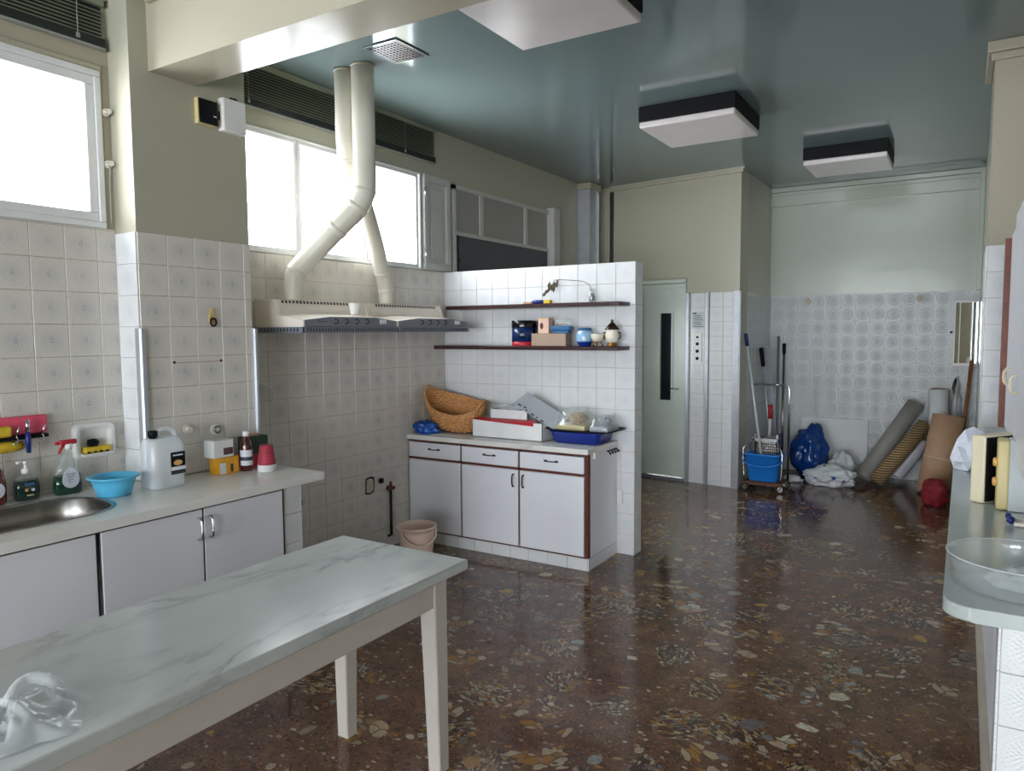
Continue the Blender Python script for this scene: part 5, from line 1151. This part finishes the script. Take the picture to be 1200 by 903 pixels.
# mirror cabinet and hooks on the far wall
t = thing('mirror_cabinet', 'small mirror in a white frame on the far tiled wall', 'mirror', (.02, 8.70, 1.225))
m = MB(); m.box(-.085, .125, 8.64, 8.732, 1.225, 1.88, bev=.003); m.build('case', 'white', t); B('mirror_glass', 'mirror', t, -.035, .112, 8.634, 8.6405, 1.255, 1.862); B('side_glass', 'mirror', t, -.078, -.045, 8.634, 8.6405, 1.255, 1.862)
for x, lab in ((-1.50, 'diamond shaped tile hook on the far wall above the mops'), (-.405, 'diamond shaped tile hook on the far wall above the rolls')):
    m = MB(); m.prism([(x-.042, 1.918), (x, 1.96), (x+.042, 1.918), (x, 1.876)], 8.715, 8.733, 'y', bev=.004); m.tube([(x, 8.716, 1.918), (x, 8.700, 1.918)], .016, 10); place(m.build('tile_hook', 'beige_strip', None), lab, 'hook')
t = MB(); t.box(-.125, -.10, 8.722, 8.733, 1.555, 1.575); place(t.build('cable_clip', 'black', None), 'tiny black clip on the far wall beside the mirror', 'clip')

# ================================================================== RIGHT WORKTOP
ZR = .8655
t = thing('clear_bowl', 'wide clear plastic bowl on the pale grey worktop', 'bowl', (.165, 2.49, ZR))
m = MB(); m.lathe([(.168, 0), (.174, .002), (.183, .07), (.186, .082), (.190, .083), (.190, .088), (.184, .088), (.180, .07), (.171, .005)], (.165, 2.49, ZR), 64); m.build('bowl_wall', 'clear', t)
m = MB(); m.tube([(.165+.189*math.cos(a), 2.49+.189*math.sin(a), ZR+.087) for a in [k*2*PI/72 for k in range(72)]], .0022, 6, closed=True); m.build('rim', 'grey_panel', t)
m = MB(); m.sheet((.18, 2.50, ZR+.006), .11, .10, .055, 21, freq=2.2, folds=.7, n=60, m=18); place(m.build('plastic_film', 'film', None), 'crumpled clear plastic film inside the wide clear bowl', 'film')
t = thing('clothes_clip', 'blue clip holding white rods on the pale grey worktop', 'clip', (.17, 3.29, ZR))
m = MB(); m.blob((.172, 3.28, ZR+.017), (.014, .022, .016), 2, .3, 3, 3, flat=ZR); m.blob((.166, 3.31, ZR+.026), (.011, .013, .012), 2, .3, 3, 4); m.build('clip_body', 'navy', t)
for k in range(3): m = MB(); m.tube([(.182, 3.315-.035*k, ZR+.006+.003), (.40, 3.30-.035*k, ZR+.009)], .008, 8); m.build('rod', 'cream', t)
am = Matrix(((.57, -.82, 0, .092), (.82, .57, 0, 3.60), (0, 0, 1, ZR), (0, 0, 0, 1)))
t = thing('sandwich_grill', 'cream appliance with an open black plate standing on its side on the worktop', 'appliance', (.12, 3.68, ZR))
m = MB(); m.box(.004, .235, .004, .066, .0, .288, bev=.010, seg=3, mat=am); m.build('shell', 'cream_plastic', t); m = MB(); m.box(.012, .228, -.003, .006, .010, .280, mat=am); m.build('hot_plate', 'black', t)
t = thing('sandwich_grill', 'pale grey appliance with yellowed rim and two amber knobs on the worktop', 'appliance', (.29, 3.56, ZR))
m = MB(); m.box(.132, .175, 3.503, 3.625, ZR+.004, ZR+.285, bev=.010, seg=3); m.build('rim', 'yellow_trim', t); m = MB(); m.box(.44, .47, 3.503, 3.625, ZR+.004, ZR+.285, bev=.008); m.build('rim', 'yellow_trim', t)
B('front_panel', 'grey_panel', t, .172, .445, 3.50, 3.62, ZR+.002, ZR+.287, bev=.003)
for z in (.115, .195): m = MB(); m.tube([(.133, 3.525, ZR+z), (.121, 3.525, ZR+z), (.117, 3.525, ZR+z)], [.019, .018, .012], 16); m.build('knob', 'orange', t)
m = MB(); m.blob((.058, 4.50, ZR+.085), (.085, .10, .135), 2, .55, 1.5, 33, flat=ZR+.001, sharp=True); m.blob((.02, 4.46, ZR+.05), (.06, .07, .07), 2, .5, 1.7, 36, flat=ZR+.001, sharp=True); place(m.build('tissue_pile', 'cloth_white', None), 'pile of crumpled white tissue at the end of the worktop', 'tissue')

# ---- bag on the table
t = thing('plastic_bag', 'crumpled clear plastic bag on the marble table', 'bag', (-1.66, .72, .7805))
m = MB(); m.sheet((-1.665, .715, .7806), .115, .135, .062, 4, freq=1.7, folds=.75, n=64, m=20); m.build('bag_body', 'film', t)
m = MB(); m.sheet((-1.675, .66, .7812), .10, .10, .05, 9, freq=2.2, folds=.7, n=64, m=18); m.build('bag_fold', 'film', t)
m = MB(); pts = smooth_path([(-1.70+.012*math.sin(a*3), .75+.058*math.cos(a), .79+.062*math.sin(a)) for a in [k*PI/8 for k in range(9)]], 4); k = len(pts)
m.tube(pts, [.010+.006*abs(noise.noise(p*60))+.008*abs(i/(k-1)-.5) for i, p in enumerate(pts)], 8); m.build('bag_handle', 'film', t)

# ================================================================== INLAID STONES OF THE FLOOR
cm = []
for k in range(14):
    random.seed(100+k); me = bpy.data.meshes.new('stone_chip'); n = random.choice((6, 7, 8, 9)); asp = random.uniform(.35, .8)
    ring = []
    for i in range(n):
        a = 2*PI*(i+random.uniform(-.28, .28))/n; r = random.uniform(.72, 1.05); ring.append((r*math.cos(a), asp*r*math.sin(a)))
    vs = [(x, y, 0) for x, y in ring]+[(x*.94, y*.94, .0008) for x, y in ring]+[(0, 0, .0009)]
    fs = [(i, (i+1) % n, n+(i+1) % n, n+i) for i in range(n)]+[(n+i, n+(i+1) % n, 2*n) for i in range(n)]
    me.from_pydata(vs, [], fs); me.materials.append(M['chip']); cm.append(me)
random.seed(23); placed = []
def chip(x, y, r, rz, k):
    o = bpy.data.objects.new('stone_chip', cm[k % len(cm)]); COL.objects.link(o); o.parent = fl
    mt = Matrix.Translation((x, y, 0)) @ Matrix.Rotation(rz, 4, 'Z') @ Matrix.Diagonal((r, r, 1, 1)); o.matrix_local = W[fl].inverted() @ mt; placed.append((x, y, r))
tries = 0
while len(placed) < 290 and tries < 9000:
    tries += 1; y = 1.3+6.2*random.random()**1.5; x = random.uniform(-3.0 if y < 4.2 else -1.85, .05); r = random.choice((.020, .024, .028, .032, .036, .045, .055, .07))
    if -3.1 < x < -2.75 and y < 2.6: continue
    if any((x-a)**2+(y-b)**2 < (r+c)**2*.85 for a, b, c in placed): continue
    if random.random() < .35 and r > .028:       # a stone cracked in slivers
        rz = random.uniform(0, PI); d = Vector((-math.sin(rz), math.cos(rz)))
        for q in (-1, 0, 1): chip(x+d.x*q*r*.55, y+d.y*q*r*.55, r*random.uniform(.5, .8), rz+random.uniform(-.15, .15), random.randrange(14))
    else: chip(x, y, r, random.uniform(0, PI), random.randrange(14))
